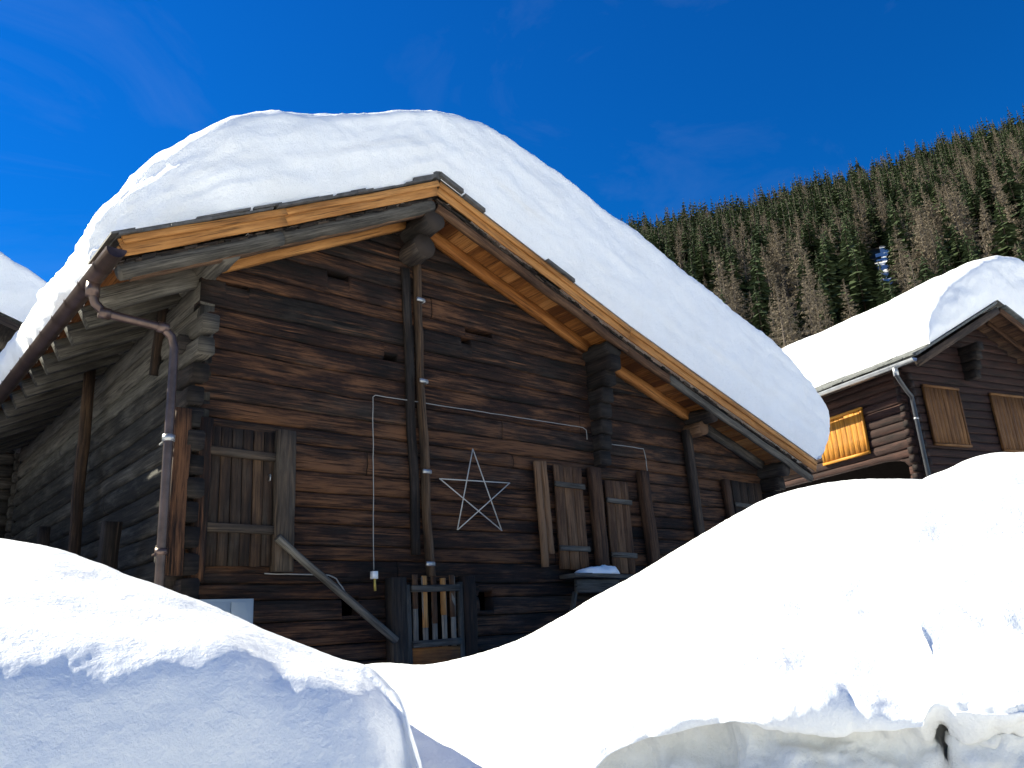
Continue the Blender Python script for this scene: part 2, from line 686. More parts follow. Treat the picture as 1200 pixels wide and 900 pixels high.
M['street'] = snow_mat('packed_street_snow', .35, .5, (.3, .29, .27), (.86, .86, .86))
rd = MB()
ns_, nt_ = 90, 24
for i in range(ns_ + 1):
    for j in range(nt_ + 1):
        s_, t_ = lerp(-26, 26, i / ns_), lerp(-7.5, 3.35, j / nt_)
        p = ST(s_, t_, 0)
        rd.v.append(Vector((p.x, p.y, ground_z(p.x, p.y) + .03 + .02 * mn.noise(p * 1.7))))
for i in range(ns_):
    for j in range(nt_):
        a = i * (nt_ + 1) + j
        rd.face((a, a + nt_ + 1, a + nt_ + 2, a + 1), None, (0, .6, 0))
tag(rd.build('street', M['street']), kind='structure')


# ------------------------------------------------------------------ snow banks
def displace(mb, base, n_cols, n_rows, fn):
    """move grid vertices along their normals by fn(p)"""
    V = [Vector(p) for p in mb.v[base:]]
    out = []
    for i in range(n_cols):
        for j in range(n_rows):
            k = i * n_rows + j
            pa = V[max(i - 1, 0) * n_rows + j]
            pb = V[min(i + 1, n_cols - 1) * n_rows + j]
            pc = V[i * n_rows + max(j - 1, 0)]
            pd = V[i * n_rows + min(j + 1, n_rows - 1)]
            nn = (pb - pa).cross(pd - pc)
            if nn.length > 1e-9:
                nn.normalize()
            out.append(V[k] + nn * fn(V[k], i / (n_cols - 1), j / (n_rows - 1)))
    mb.v[base:] = out


def fbm(p, oct=4, rg=.5):
    a, s = 0, 1.0
    for _ in range(oct):
        a += s * mn.noise(p)
        p = p * 2.03 + Vector((3.1, 1.7, 5.3))
        s *= rg
    return a


def ridge(p, oct=4):
    a, s = 0, 1.0
    for _ in range(oct):
        a += s * (.5 - abs(mn.noise(p)))
        p = p * 2.1 + Vector((1.3, 7.7, 2.9))
        s *= .5
    return a


def catmull(pts, k):
    n = len(pts) - 1
    x = k * n
    i = min(int(x), n - 1)
    f = x - i
    p0, p1, p2, p3 = pts[max(i - 1, 0)], pts[i], pts[i + 1], pts[min(i + 2, n)]
    return [.5 * ((2 * b) + (-a + c) * f + (2 * a - 5 * b + 4 * c - d) * f * f + (-a + 3 * b - 3 * c + d) * f**3)
            for a, b, c, d in zip(p0, p1, p2, p3)]


def bank(name, ratios, profile, n_cols, n_rows, disp, mat, dirt=None):
    mb = MB()
    for i in range(n_cols):
        r = lerp(ratios[0], ratios[1], i / (n_cols - 1))
        pr = profile(r)
        for j in range(n_rows):
            t, z = catmull(pr, j / (n_rows - 1))
            mb.v.append(ST(r * t, t, z))
    displace(mb, 0, n_cols, n_rows, disp)
    for i in range(n_cols - 1):
        for j in range(n_rows - 1):
            a = i * n_rows + j
            p = mb.v[a]
            tt = (0, dirt(p, i / (n_cols - 1), j / (n_rows - 1)) if dirt else 0, 0)
            mb.face((a, a + n_rows, a + n_rows + 1, a + 1), None, tt)
    c = Vector((0, 0, 0))
    for p in mb.v:
        c += p
    c /= len(mb.v)
    c.z = -1.7
    return mb.build(name, mat, loc=c)


# left bank: ratio = s/t, crest pixels of the photo give z/t along it
L_TS = [(-.95, 2.45), (-.61, 2.85), (-.37, 3.15), (-.2, 3.35), (-.12, 3.42), (-.07, 3.2)]
L_T = [(-.95, 4.2), (-.61, 4.3), (-.37, 4.25), (-.17, 3.95), (-.13, 3.75), (-.11, 3.55), (-.07, 3.3)]
L_C = [(-.95, .20), (-.75, .18), (-.65, .166), (-.611, .157), (-.548, .141), (-.495, .117), (-.37, .070), (-.268, .021), (-.20, -.010),
       (-.169, -.020), (-.145, -.040), (-.13, -.058), (-.12, -.094), (-.108, -.15), (-.09, -.35), (-.07, -.52)]
L_SH = [(-.95, .05), (-.594, .024), (-.447, .022), (-.338, .018), (-.267, -.015), (-.20, -.04), (-.15, -.09), (-.12, -.20), (-.09, -.42), (-.07, -.53)]


def prof_left(r):
    tc = interp(L_T, r)
    zc = sinterp(L_C, r) * tc
    ts = sinterp(L_TS, r)
    zs = min(sinterp(L_SH, r) * ts, zc - .02)
    f = -1.75
    return [(ts - .38, f), (ts - .32, lerp(f, zs, .45)), (ts - .25, zs - .50), (ts - .16, zs - .22), (ts, zs - .02),
            (lerp(ts, tc, .28), lerp(zs, zc, .36)), (lerp(ts, tc, .6), lerp(zs, zc, .68)), (tc, zc), (tc + .7, zc + .0 - .1), (tc + 1.6, min(zc - .45, -.1)), (tc + 2.2, min(zc - .9, -.9))]


def disp_left(p, u, v):
    face = max(0, min(1, (.48 - v) / .1))
    d = .035 * fbm(p * 1.1, 3) + .005 * fbm(p * 4, 2)
    d += face * (.007 * fbm(Vector((p.x * 7, p.y * 7, p.z * 3.5)), 4) + .02 * fbm(p * 1.8, 2))
    d += .0022 * fbm(p * 24, 2)
    return d


tag(bank('snow_bank', (-.95, -.07), prof_left, 300, 210, disp_left, M['snow_bank']),
    'smooth snow bank at the left with its near face in blue shade', 'snow bank')

# right bank
R_T = [(-.30, 5.6), (-.05, 5.3), (.10, 4.75), (.32, 4.6), (.54, 4.5), (.64, 4.4), (1.0, 4.2)]
R_C = [(-.30, -.05), (-.169, -.017), (-.1, -.021), (-.05, -.014), (.01, 0), (.06, .022), (.104, .045), (.155, .068), (.212, .096), (.27, .123), (.323, .146),
       (.38, .158), (.432, .163), (.49, .161), (.538, .156), (.60, .150), (.641, .144), (1.0, .10)]
R_LT = [(-.30, 3.6), (.0, 3.45), (.108, 3.3), (.236, 3.0), (.314, 2.9), (.38, 2.85), (.445, 2.75), (.573, 2.6), (1.0, 2.5)]
R_LZ = [(-.30, -.26), (.0, -.22), (.06, -.165), (.108, -.126), (.236, -.107), (.314, -.107), (.38, -.113), (.43, -.124), (.46, -.125), (.479, -.112), (.573, -.120), (1.0, -.13)]


def prof_right(r):
    tc, tl = interp(R_T, r), interp(R_LT, r)
    zc, zl = sinterp(R_C, r) * tc, sinterp(R_LZ, r) * tl
    und = .16 * min(1, max(0, (r - .02) / .15))
    notch = .075 * math.exp(-((r - .484) / .011) ** 2)
    f = -1.75
    tl2 = tl + notch * 2.2
    return [(tl2 - .06, f), (tl2 - .02, zl - .75), (tl2 + und * .6, zl - .22), (tl2 + und, zl - .06), (tl + .02 + notch * .3, zl + .0),
            (tl + .10, zl + .13), (lerp(tl, tc, .35), lerp(zl, zc, .42)), (lerp(tl, tc, .7), lerp(zl, zc, .80)), (tc, zc),
            (tc + .7, zc - .12), (tc + 1.6, min(zc - .6, -.25)), (tc + 2.2, min(zc - 1.1, -.8))]


def disp_right(p, u, v):
    s, t = p.dot(RH), p.dot(FH)
    r = s / max(t, .1)
    low = max(0, min(1, (.64 - v) / .14))
    cr = max(0, 1 - abs(v - .72) / .08)
    lump = max(0, min(1, (r + .02) / .30))
    d = .03 * fbm(p * 1.2, 3) * (1 - cr * .7)
    d += max(0, min(1, (.66 - v) / .12)) * lump * (.075 * fbm(p * 1.5 + Vector((9, 0, 0)), 3, .5))
    d += low * lump * (.062 * fbm(p * 2.0, 3, .42) - .03 * ridge(p * 2.1 + Vector((0, 4, 0)), 2))
    d += low * .016 * fbm(p * 6, 3, .5)
    foot = max(0, min(1, (.36 - v) / .04))
    d += foot * (.05 * fbm(p * 4.2, 4, .6) - .05 * ridge(p * 3.0, 3))
    d += .003 * fbm(p * 24, 2)
    return d


def dirt_right(p, u, v):
    return .6 * max(0, min(1, (.345 - v) / .05))


tag(bank('snow_bank', (-.30, 1.7), prof_right, 620, 230, disp_right, M['snow_bank'], dirt_right),
    'large sunlit snow bank on the right with a broken dirty grey edge at its foot', 'snow bank')

# mound behind the right bank
MD_C = [(.40, .05), (.47, .125), (.517, .158), (.551, .172), (.597, .184), (.651, .187), (.75, .18), (1.1, .13)]


def prof_mound(r):
    tc = 5.7
    zc = sinterp(MD_C, r) * tc
    return [(tc - 1.6, -1.2), (tc - 1.0, zc - .8), (tc - .5, zc - .25), (tc, zc), (tc + .5, zc - .2), (tc + 1.1, zc - .8), (tc + 1.6, -1.2)]


tag(bank('snow_mound', (.36, 1.1), prof_mound, 120, 60, lambda p, u, v: .05 * fbm(p * .9, 3) + .01 * fbm(p * 4, 2), M['snow']),
    'smooth white snow mound rising behind the big bank, below the far chalet', 'snow mound')

# ------------------------------------------------------------------ the log barn
YF = 8.0            # front wall plane
XL, XR = 2.82, 13.3
YB = 16.6
OV = .64            # front overhang
YR = YF - OV
Z_ROOF = [(1.30, 3.46), (1.88, 3.76), (3.45, 4.56), (5.50, 5.62), (8.95, 4.33), (13.75, 2.74), (14.2, 2.59)]


def zroof(x):
    return interp(Z_ROOF, x)


barn = tag(empty('log_barn', (8, 12, -.35)), 'large old dark log barn under a thick cap of snow, in the middle', 'barn')

b_rows = rows(-.75, 5.4, .16, .31)
slot_px = [(384, 318, 409, 329), (265, 331, 292, 340), (545, 388, 577, 396), (450, 414, 466, 421), (540, 398, 552, 404)]
openings = []
for (a, b, c, d) in slot_px:
    p, q = W(a, b, YF), W(c, d, YF)
    openings.append((p.x, q.x, q.z, p.z))
for (a, b, c, d) in ((400, 700, 421, 721), (561, 693, 578, 715)):
    p, q = W(a, b, YF), W(c, d, YF)
    openings.append((p.x, q.x, q.z, p.z))
openings.append((5.26, 5.97, -.9, .66))            # gate opening
openings = [(a - XL, b - XL, c, d) for a, b, c, d in openings]


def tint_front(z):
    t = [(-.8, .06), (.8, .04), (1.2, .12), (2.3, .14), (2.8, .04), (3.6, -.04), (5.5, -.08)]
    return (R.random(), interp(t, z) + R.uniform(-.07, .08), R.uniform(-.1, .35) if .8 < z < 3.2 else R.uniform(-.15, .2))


fw = MB()
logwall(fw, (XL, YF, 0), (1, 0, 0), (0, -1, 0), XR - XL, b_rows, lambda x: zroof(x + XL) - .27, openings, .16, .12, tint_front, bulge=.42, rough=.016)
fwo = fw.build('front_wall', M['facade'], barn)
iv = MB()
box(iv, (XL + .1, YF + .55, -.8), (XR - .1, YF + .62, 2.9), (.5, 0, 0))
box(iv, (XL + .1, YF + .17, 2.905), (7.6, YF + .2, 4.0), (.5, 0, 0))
iv.build('interior_shade', M['void_shade'], barn, False)  # black sheets stand in for the shaded inside seen through the openings

sw = MB()


def tint_side(z):
    return (R.random(), (.16 if z > 3.2 else -.10) + R.uniform(-.12, .12), -.6 if z > 3.0 else R.uniform(-.3, .4))


logwall(sw, (XL, YF, 0), (0, 1, 0), (-1, 0, 0), YB - YF, rows(-.75, 3.95, .22, .3), lambda x: 3.92, (), .16, .2, tint_side)
sw.build('side_wall', M['sidewall'], barn)
rw = MB()
logwall(rw, (XR, YF + .16, 0), (0, 1, 0), (1, 0, 0), YB - YF - .16, rows(-.75, 2.7, .25, .3), lambda x: 2.62, (), .16, .6)
logwall(rw, (XL, YB, 0), (1, 0, 0), (0, 1, 0), XR - XL, rows(-.75, 5.4, .25, .3), lambda x: zroof(x + XL) - .27, (), .16, .6)
rw.build('rear_wall', M['sidewall'], barn)

# corner log ends, left front corner: alternately front-facing ends and left-facing ends
for z in [-.3 + .235 * i for i in range(16)]:
    e = MB()
    out = R.uniform(.10, .20)
    if z > 2.9:
        out = .3 + (z - 2.9) * .18
    beam(e, (XL - .02, YF + .3, z), (XL - .02 + R.uniform(-.02, .02), YF - out, z), .17, .19, (0, 0, 1), .02, .012, 4, rnd_tint(-.05, -.15 if z > 2.9 else 0))
    e.build('log_end', M['grey'] if z > 2.95 else M['dark'], barn)
    if z < 3.0 and R.random() < .85:
        e = MB()
        beam(e, (XL + .1, YF + .07, z + .11), (XL - R.uniform(.14, .24), YF + .07, z + .11), .15, .17, (0, 0, 1), .02, .01, 3, rnd_tint(.0))
        e.build('log_end', M['dark'], barn)

# corbels of the inner cross wall (the stepped dark log ends) and of the two right posts
def corbel(x, z0, z1, out0, out1, w=.2, mat='dark'):
    n = int((z1 - z0) / .23)
    for i in range(n):
        k = i / max(1, n - 1)
        o = lerp(out0, out1, k ** 2.2) + R.uniform(-.025, .025)
        e = MB()
        z = z0 + (i + .5) * .23
        beam(e, (x, YF + .05, z), (x + R.uniform(-.015, .015), YF - o, z), w, .215, (0, 0, 1), .02, .01, 4, rnd_tint(-.1))
        e.build('log_end', M[mat], barn)


corbel(8.72, 2.32, 3.95, .16, .50, .22)
corbel(12.95, 1.3, 2.45, .14, .38, .2)

# purlins with their front ends
def purlin(x, z, r, yend, tint, mat, y0=None, sides=14):
    p = MB()
    log(p, (x, y0 or YB + .5, z), (x, yend, z), r, sides, tint, .02)
    p.build('purlin', M[mat], barn)


purlin(5.50, 5.12, .15, YF - .55, rnd_tint(-.15), 'dark')
purlin(5.47, 4.83, .16, YF - .36, rnd_tint(-.05), 'dark', YF + 1.2)
purlin(2.90, 3.97, .13, YF - .52, rnd_tint(.05, -.4), 'grey')
purlin(8.72, 4.02, .15, YF - .50, rnd_tint(-.12), 'dark')
purlin(10.98, 3.30, .13, YF - .52, rnd_tint(.0), 'dark')
purlin(10.92, 3.10, .12, YF - .34, rnd_tint(.1), 'brown', YF + 1)
purlin(12.95, 2.58, .13, YF - .50, rnd_tint(.0), 'dark')

# roof: sheathing, rafters, rake rafters, fascia, slate, gutter
roof = MB()
sl_pts = [(1.62, 3.64), (3.45, 4.56), (5.50, 5.62), (8.95, 4.33), (13.72, 2.75)]


def slab(mb, x0, x1, y0, y1, d0, d1, tint, u0=0):
    """a board lying under the roof between two x, running along Y"""
    b = len(mb.v)
    for (x, yy) in ((x0, y0), (x1, y0), (x1, y1), (x0, y1)):
        mb.v.append((x, yy, zroof(x) - d0))
    for (x, yy) in ((x0, y0), (x1, y0), (x1, y1), (x0, y1)):
        mb.v.append((x, yy, zroof(x) - d1))
    L = y1 - y0
    w = x1 - x0
    o = R.uniform(0, 30)
    q = [(o, 0), (o, w), (o + L, w), (o + L, 0)]
    mb.face((b, b + 1, b + 2, b + 3), q, tint)
    mb.face((b + 7, b + 6, b + 5, b + 4), q[::-1], tint)
    for i in range(4):
        j = (i + 1) % 4
        mb.face((b + i, b + 4 + i, b + 4 + j, b + j), [(o, 0), (o, .03), (o + .2, .03), (o + .2, 0)], tint)


x = 1.84
while x < 13.66:
    w = min(R.uniform(.15, .21), 13.7 - x)
    if x < 5.5 < x + w:
        w = 5.5 - x + .0005
    old = R.random() < .18
    slab(roof, x, x + w - .006, YR + .12, YB + .55, .20 + R.uniform(0, .006), .235 + R.uniform(-.006, .006),
         rnd_tint(-.30 if old else R.uniform(-.12, .16), .2))
    x += w
ro = roof.build('roof', M['soffit'], barn, False)

# deep rafters at the long eave on the left, a few on the right
for y in [YF + .10 + .56 * i for i in range(15)]:
    rf = MB()
    xa, xb = 1.88, 5.4
    beam(rf, (xa, y, zroof(xa) - .345), (xb, y, zroof(xb) - .345), .11, .24, (0, 0, 1), .008, .008, 12, rnd_tint(-.06, -.3))
    rf.build('rafter', M['grey'] if y < YF + .5 else M['sidewall'], ro)
for (xa, xb, y, mt, wd, dz) in ((3.0, 5.36, YF - .055, 'orange', .11, .31), (5.62, 8.6, YF - .055, 'soffit', .11, .32),
                            (8.9, 10.9, YF - .055, 'soffit', .11, .32), (11.1, 12.9, YF - .06, 'grey', .11, .32)):
    rf = MB()
    beam(rf, (xa, y, zroof(xa) - dz), (xb, y, zroof(xb) - dz), wd, .16, (0, 0, 1), .012, .006, 14, rnd_tint(.05, .2))
    rf.build('rafter', M[mt], ro)
# rake rafters (outermost)
for (xa, xb, mt, tn) in ((1.88, 5.47, 'grey', (.3, -.12, -.3)), (5.53, 9.9, 'brown', (.7, .02, .1)), (9.86, 13.68, 'grey', (.2, .12, -.1))):
    rf = MB()
    n = 14
    y = YR + .10 if mt != 'grey' or xa > 5 else YR + .12
    for i in range(n):
        pass
    xm = [xa]
    for q in (3.45, 8.95):
        if xa < q < xb:
            xm.append(q)
    xm.append(xb)
    for p, q in zip(xm, xm[1:]):
        if mt == 'grey' and xa < 5:
            log(rf, (p, y, zroof(p) - .295), (q, y, zroof(q) - .295), .082, 14, tn, .012)
        else:
            beam(rf, (p, y, zroof(p) - .31), (q, y, zroof(q) - .31), .085, .135, (0, 0, 1), .025, .008, n, tn)
    rf.build('rake_rafter', M[mt], ro)
# thin pale board under the left rake rafter
tb = MB()
beam(tb, (2.0, YR + .16, zroof(2.0) - .385), (3.45, YR + .16, zroof(3.45) - .385), .09, .03, (0, 0, 1), .004, .006, 8, rnd_tint(.15, -.1))
beam(tb, (3.45, YR + .16, zroof(3.45) - .385), (5.4, YR + .16, zroof(5.4) - .385), .09, .03, (0, 0, 1), .004, .006, 8, rnd_tint(.15, -.1))
tb.build('rake_board', M['brown'], ro)


# crumbling shingle edge between fascia and rake rafter
for (xs_, xe_) in ((1.90, 5.48), (5.52, 13.6)):
    sh = MB()
    x = xs_
    while x < xe_:
        w = R.uniform(.05, .16)
        for lay in range(2):
            y = YR + .035 + R.uniform(0, .05)
            d = .195 + lay * .024
            xx = max(xs_, x + R.uniform(-.03, .03))
            if xx + w < xe_ + .05 and not (xx < 5.5 < xx + w):
                slab(sh, xx, xx + w, y, YR + .2, d + R.uniform(0, .008), d + .02 + R.uniform(0, .012), rnd_tint(R.uniform(-.3, .2), 0))
        x += w * .75
    sh.build('shingle_edge', M['dark'], ro, False)

# fascia: upper moulded strip and lower board, both halves
for (pts, nm) in (([(1.86, 3.76), (3.45, 4.56), (5.492, 5.616)], 'l'), ([(5.508, 5.616), (8.95, 4.33), (13.74, 2.74)], 'r')):
    fb = MB()
    for p, q in zip(pts, pts[1:]):
        tn = rnd_tint(.06, .2, .03)
        beam(fb, (p[0], YR + .012, p[1] - .10), (q[0], YR + .012, q[1] - .10), .025, .17, (0, 0, 1), .004, .004, 16, tn)
        beam(fb, (p[0], YR - .018, p[1] - .035), (q[0], YR - .018, q[1] - .035), .032, .075, (0, 0, 1), .006, .004, 16, rnd_tint(.14, .2, .03))
    fb.build('fascia_board', M['orange'], ro)
eb = MB()
beam(eb, (1.845, YR + .02, 3.60), (1.845, YB + .5, 3.60), .025, .16, (0, 0, 1), .004, .004, 30, rnd_tint(-.05, .2))
eb.build('eave_board', M['orange'], ro)

# slate slabs showing at the roof edge
st = MB()
x = 1.78
while x < 5.75:
    w = R.uniform(.18, .42)
    for lay in range(2):
        xx = x + R.uniform(-.06, .06)
        h0 = .012 + lay * .03 + R.uniform(0, .012)
        y0 = YR - R.uniform(.02, .09) + lay * .03
        if xx + w < 5.5:
            slab(st, xx, xx + w, y0, YR + .7, -h0 - .026, -h0, (R.random(), 0, 0))
    x += w * .85
slab(st, 5.10, 5.46, YR - .05, YR + .7, -.10, -.05, (.2, 0, 0))
slab(st, 5.505, 5.86, YR - .07, YR + .7, -.115, -.06, (.7, 0, 0))
log(st, (5.49, YR - .03, 5.70), (5.49, YR + .7, 5.70), .062, 9, (.5, 0, 0), .03)
st.build('slate_edge', M['slate'], ro, False)
for (xa, xb) in ((5.88, 6.2), (7.30, 7.62), (7.56, 7.80)):
    st = MB()
    slab(st, xa, xb, YR - R.uniform(.05, .09), YR + .7, -.055 - R.uniform(0, .02), -.014, (R.random(), 0, 0))
    st.build('slate_slab', M['slate'], ro, False)

# gutter
GX, GZ, GR = 1.735, 3.47, .085
gt = MB()
gy0, gy1 = 7.02, YB + .5
nseg = 24
gb = len(gt.v)
for i in range(nseg + 1):
    y = lerp(gy0, gy1, i / nseg)
    for (rr) in (GR, GR - .006):
        for j in range(11):
            th = math.pi + math.pi * j / 10
            gt.v.append((GX + rr * math.cos(th), y, GZ + rr * math.sin(th)))
for i in range(nseg):
    for k in range(2):
        for j in range(10):
            a = gb + i * 22 + k * 11 + j
            f = (a, a + 1, a + 23, a + 22)
            gt.face(f if k == 0 else f[::-1])
gt.face([gb + j for j in range(11)])
gt.face([gb + nseg * 22 + j for j in range(11)][::-1])
gut = gt.build('gutter', M['copper'], barn)
for i in range(19):
    y = gy0 + .40 + i * .50
    bnd = MB()
    bb = 0
    for (yy) in (y - .022, y + .022):
        for j in range(11):
            th = math.pi * .97 + math.pi * 1.06 * j / 10
            bnd.v.append((GX + (GR + .008) * math.cos(th), yy, GZ + (GR + .008) * math.sin(th)))
    for j in range(10):
        bnd.face((j, j + 1, j + 12, j + 11))
    bnd.build('gutter_bracket', M['copper'], gut)

# downpipe
dp = MB()
tA = Vector((GX, 7.72, GZ - .07))
tB = W(205, 398, YF - .30)
tC = W(187, 690, YF - .30)
tC = Vector((lerp(tB.x, tC.x, .6), YF - .30, -.3))
pts = [tA, tA + Vector((0, 0, -.10)), tA + Vector((.03, .0, -.19)), tA + Vector((.12, 0, -.27))]
e = tB + Vector((-.12, 0, .10))
pts += [pts[-1].lerp(e, k) for k in (.25, .5, .75)] + [e, tB + Vector((-.03, 0, .02)), tB + Vector((0, 0, -.10))]
for k in range(1, 13):
    pts.append((tB + Vector((0, 0, -.10))).lerp(tC, k / 12))
tube(dp, pts, .043, 14)
dpo = dp.build('downpipe', M['copper'], barn)
for (k, m_) in ((.30, 'clamp'), (.62, 'copper')):
    cl = MB()
    c = tB.lerp(tC, k)
    tube(cl, [c + Vector((0, 0, .03)), c - Vector((0, 0, .03))], .057, 14)
    beam(cl, c, (c.x + .02, YF - .02, c.z), .03, .02, (0, 0, 1), .003, 0, 1)
    cl.build('pipe_clamp', M[m_], dpo)
cn = MB()
tube(cn, [tA + Vector((0, 0, .02)), tA + Vector((0, 0, -.13))], .062, 14)
cn.build('pipe_outlet', M['copper'], dpo)
for q in (tA + Vector((.12, 0, -.27)), e):
    cl = MB()
    dd = (e - (tA + Vector((.12, 0, -.27)))).normalized()
    tube(cl, [q - dd * .05, q + dd * .05], .055, 14)
    cl.build('pipe_joint', M['copper'], dpo)

# centre batten with steel clamps
bt = MB()
pT, pM, pBm = W(486, 305, YF - .05), W(495, 480, YF - .05), W(502, 676, YF - .05)
beam(bt, (pT.x, YF - .07, 4.72), (pBm.x, YF - .09, pBm.z), .065, .12, (0, 1, 0), .012, .012, 24, (.4, .22, -.1))
bto = bt.build('wall_batten', M['door'], barn)
dk = MB()
beam(dk, (pT.x - .13, YF - .03, 4.62), (pBm.x - .15, YF - .03, pBm.z + .25), .12, .05, (0, 1, 0), .01, .01, 20, (.1, -.2, 0))
dk.build('backing_board', M['dark'], bto)
for py in (352, 447, 553, 661):
    c = W(491 + (py - 350) * .036, py, YF - .12)
    cm = MB()
    box(cm, (c.x - .052, YF - .165, c.z - .025), (c.x + .052, YF - .138, c.z + .025))
    box(cm, (c.x + .06, YF - .15, c.z - .022), (c.x + .075, YF - .03, c.z + .022))
    cm.build('steel_clamp', M['clamp'], bto)


def planks(mb, x0, x1, z0, z1, y, n, th=.035, spread=.12, bright=0, lean=0, warm=0):
    w = (x1 - x0) / n
    for i in range(n):
        a = x0 + i * w
        dz = R.uniform(-.012, .012)
        beam(mb, (a + w / 2, y + R.uniform(-.004, .004), z0 + dz), (a + w / 2 + lean, y, z1 + dz), w - .008, th, (0, 1, 0), .006, .003, 6,
             rnd_tint(bright, warm, spread))


# hay door on the left with its post
dr = MB()
planks(dr, 2.98, 3.66, .86, 2.24, YF - .05, 6, .045, .15, -.02)
dro = dr.build('plank_door', M['door'], barn)
for z in (1.98, 1.22):
    bb = MB()
    beam(bb, (2.92, YF - .10, z), (3.70, YF - .10, z - .01), .05, .085, (0, 0, 1), .008, .006, 4, rnd_tint(.05, -.3))
    bb.build('door_batten', M['door'], dro)
hd = MB()
tube(hd, [(3.6, YF - .08, 1.78), (3.6, YF - .12, 1.78), (3.6, YF - .12, 1.72), (3.6, YF - .08, 1.72)], .007, 6)
hd.build('door_handle', M['clamp'], dro)
dpst = MB()
beam(dpst, (3.76, YF - .09, .80), (3.77, YF - .09, 2.26), .21, .14, (0, 1, 0), .02, .01, 8, rnd_tint(.12, -.4, .02))
dpst.build('door_post', M['door'], barn)
dpst = MB()
beam(dpst, (2.90, YF - .08, .70), (2.92, YF - .08, 2.30), .14, .12, (0, 1, 0), .02, .01, 8, rnd_tint(-.02, .1, .02))
dpst.build('door_post', M['facade'], barn)
cb = MB()
beam(cb, (2.66, YF - .18, .75), (2.67, YF - .16, 2.35), .16, .05, (0, 1, 0), .01, .006, 8, rnd_tint(.1, .3, .02))
cb.build('corner_board', M['facade'], barn)

# slatted gate and posts
gate = MB()
for (a, z) in ((.62, .0), ):
    pass
gx0, gx1 = 5.28, 5.95
YG = YF - .10
k_ = MB()
beam(k_, (gx0 + .01, YG - .02, -.17), (gx1 - .01, YG - .02, -.17), .03, .30, (0, 0, 1), .006, .003, 4, rnd_tint(-.1, .3))
gto = k_.build('slatted_gate', M['soffit'], barn)
for (xa, xb, zz, w_) in ((gx0 - .02, gx0 - .03, .66, .06), (gx1 + .02, gx1 + .03, .69, .065)):
    gs_ = MB()
    beam(gs_, (xa, YG - .02, -.42), (xb, YG - .02, zz), w_, .05, (0, 1, 0), .006, .003, 5, rnd_tint(-.08, -.1))
    gs_.build('gate_stile', M['grey'], gto)
for i in range(5):
    s_ = MB()
    xc = lerp(gx0 + .075, gx1 - .075, i / 4)
    top = .72 + R.uniform(0, .05)
    beam(s_, (xc, YG - .012, -.05), (xc + R.uniform(-.006, .006), YG - .012, top), .068, .028, (0, 1, 0), .008, .003, 8, rnd_tint(.0, .1, .06))
    s_.build('slat', M['slat'], gto)
    s2 = MB()
    beam(s2, (xc, YG - .0128, top - .44 + R.uniform(-.12, .16)), (xc, YG - .0128, top + .012), .072, .032, (0, 1, 0), .012, .002, 5, rnd_tint(.0 if i not in (1, 3) else .12, .3, .06))
    s2.build('slat_top', M['orange'] if i in (1, 3) else M['brown'], gto)
for z in (.615, .02):
    r_ = MB()
    beam(r_, (gx0, YG - .05, z), (gx1, YG - .05, z + .01), .04, .075, (0, 0, 1), .008, .003, 5, rnd_tint(-.05, -.2))
    r_.build('gate_rail', M['grey'], gto)
gp = MB()
beam(gp, (5.12, YF - .10, -.6), (5.11, YF - .10, .74), .21, .14, (0, 1, 0), .015, .008, 7, rnd_tint(-.12, -.2, .02))
gp.build('gate_post', M['door'], barn)
gp = MB()
beam(gp, (6.12, YF - .09, -.6), (6.10, YF - .09, .76), .19, .14, (0, 1, 0), .03, .012, 7, rnd_tint(-.06, .3, .02))
gp.build('gate_post', M['door'], barn)


# shutters, their posts and loose boards
def shutter(x0, x1, z0, z1, n, bright, warm, bats, mat='brown', lean=.01):
    s_ = MB()
    planks(s_, x0, x1, z0, z1, YF - .06, n, .035, .12, bright, lean, warm)
    so = s_.build('plank_shutter', M[mat], barn)
    for z in bats:
        b_ = MB()
        beam(b_, (x0 - .01, YF - .10, z), (x1 + .01, YF - .10, z - .01), .04, .07, (0, 0, 1), .006, .005, 4, rnd_tint(-.05, -.4))
        b_.build('shutter_batten', M['grey'], so)
    return so


shutter(7.70, 8.24, .85, 2.25, 3, .20, .3, (1.99, 1.13))
shutter(8.70, 9.20, .80, 2.12, 3, .08, .3, (1.83, 1.06))
shutter(11.86, 12.75, .9, 2.36, 4, -.16, .2, (1.95,), 'door')


def post(x0, x1, z0, z1, w, th, mat, tint, y=YF - .08, name='window_post'):
    p = MB()
    beam(p, (x0, y, z0), (x1, y, z1), w, th, (0, 1, 0), .014, .008, 8, tint)
    return p.build(name, M[mat], barn)


post(7.42, 7.39, .88, 2.27, .105, .06, 'brown', (.3, .42, .3), name='loose_board')
post(7.53, 7.51, 1.05, 2.28, .10, .06, 'brown', (.8, .36, .3), name='loose_board')
post(8.50, 8.50, .85, 2.28, .22, .10, 'brown', (.2, -.12, .4))
post(9.60, 9.57, .82, 2.32, .19, .12, 'brown', (.6, -.14, .3))
post(10.84, 10.78, .6, 3.1, .17, .10, 'dark', (.6, .02, .2), name='wall_post')
post(11.72, 11.70, .6, 2.36, .15, .10, 'brown', (.9, -.2, .3))

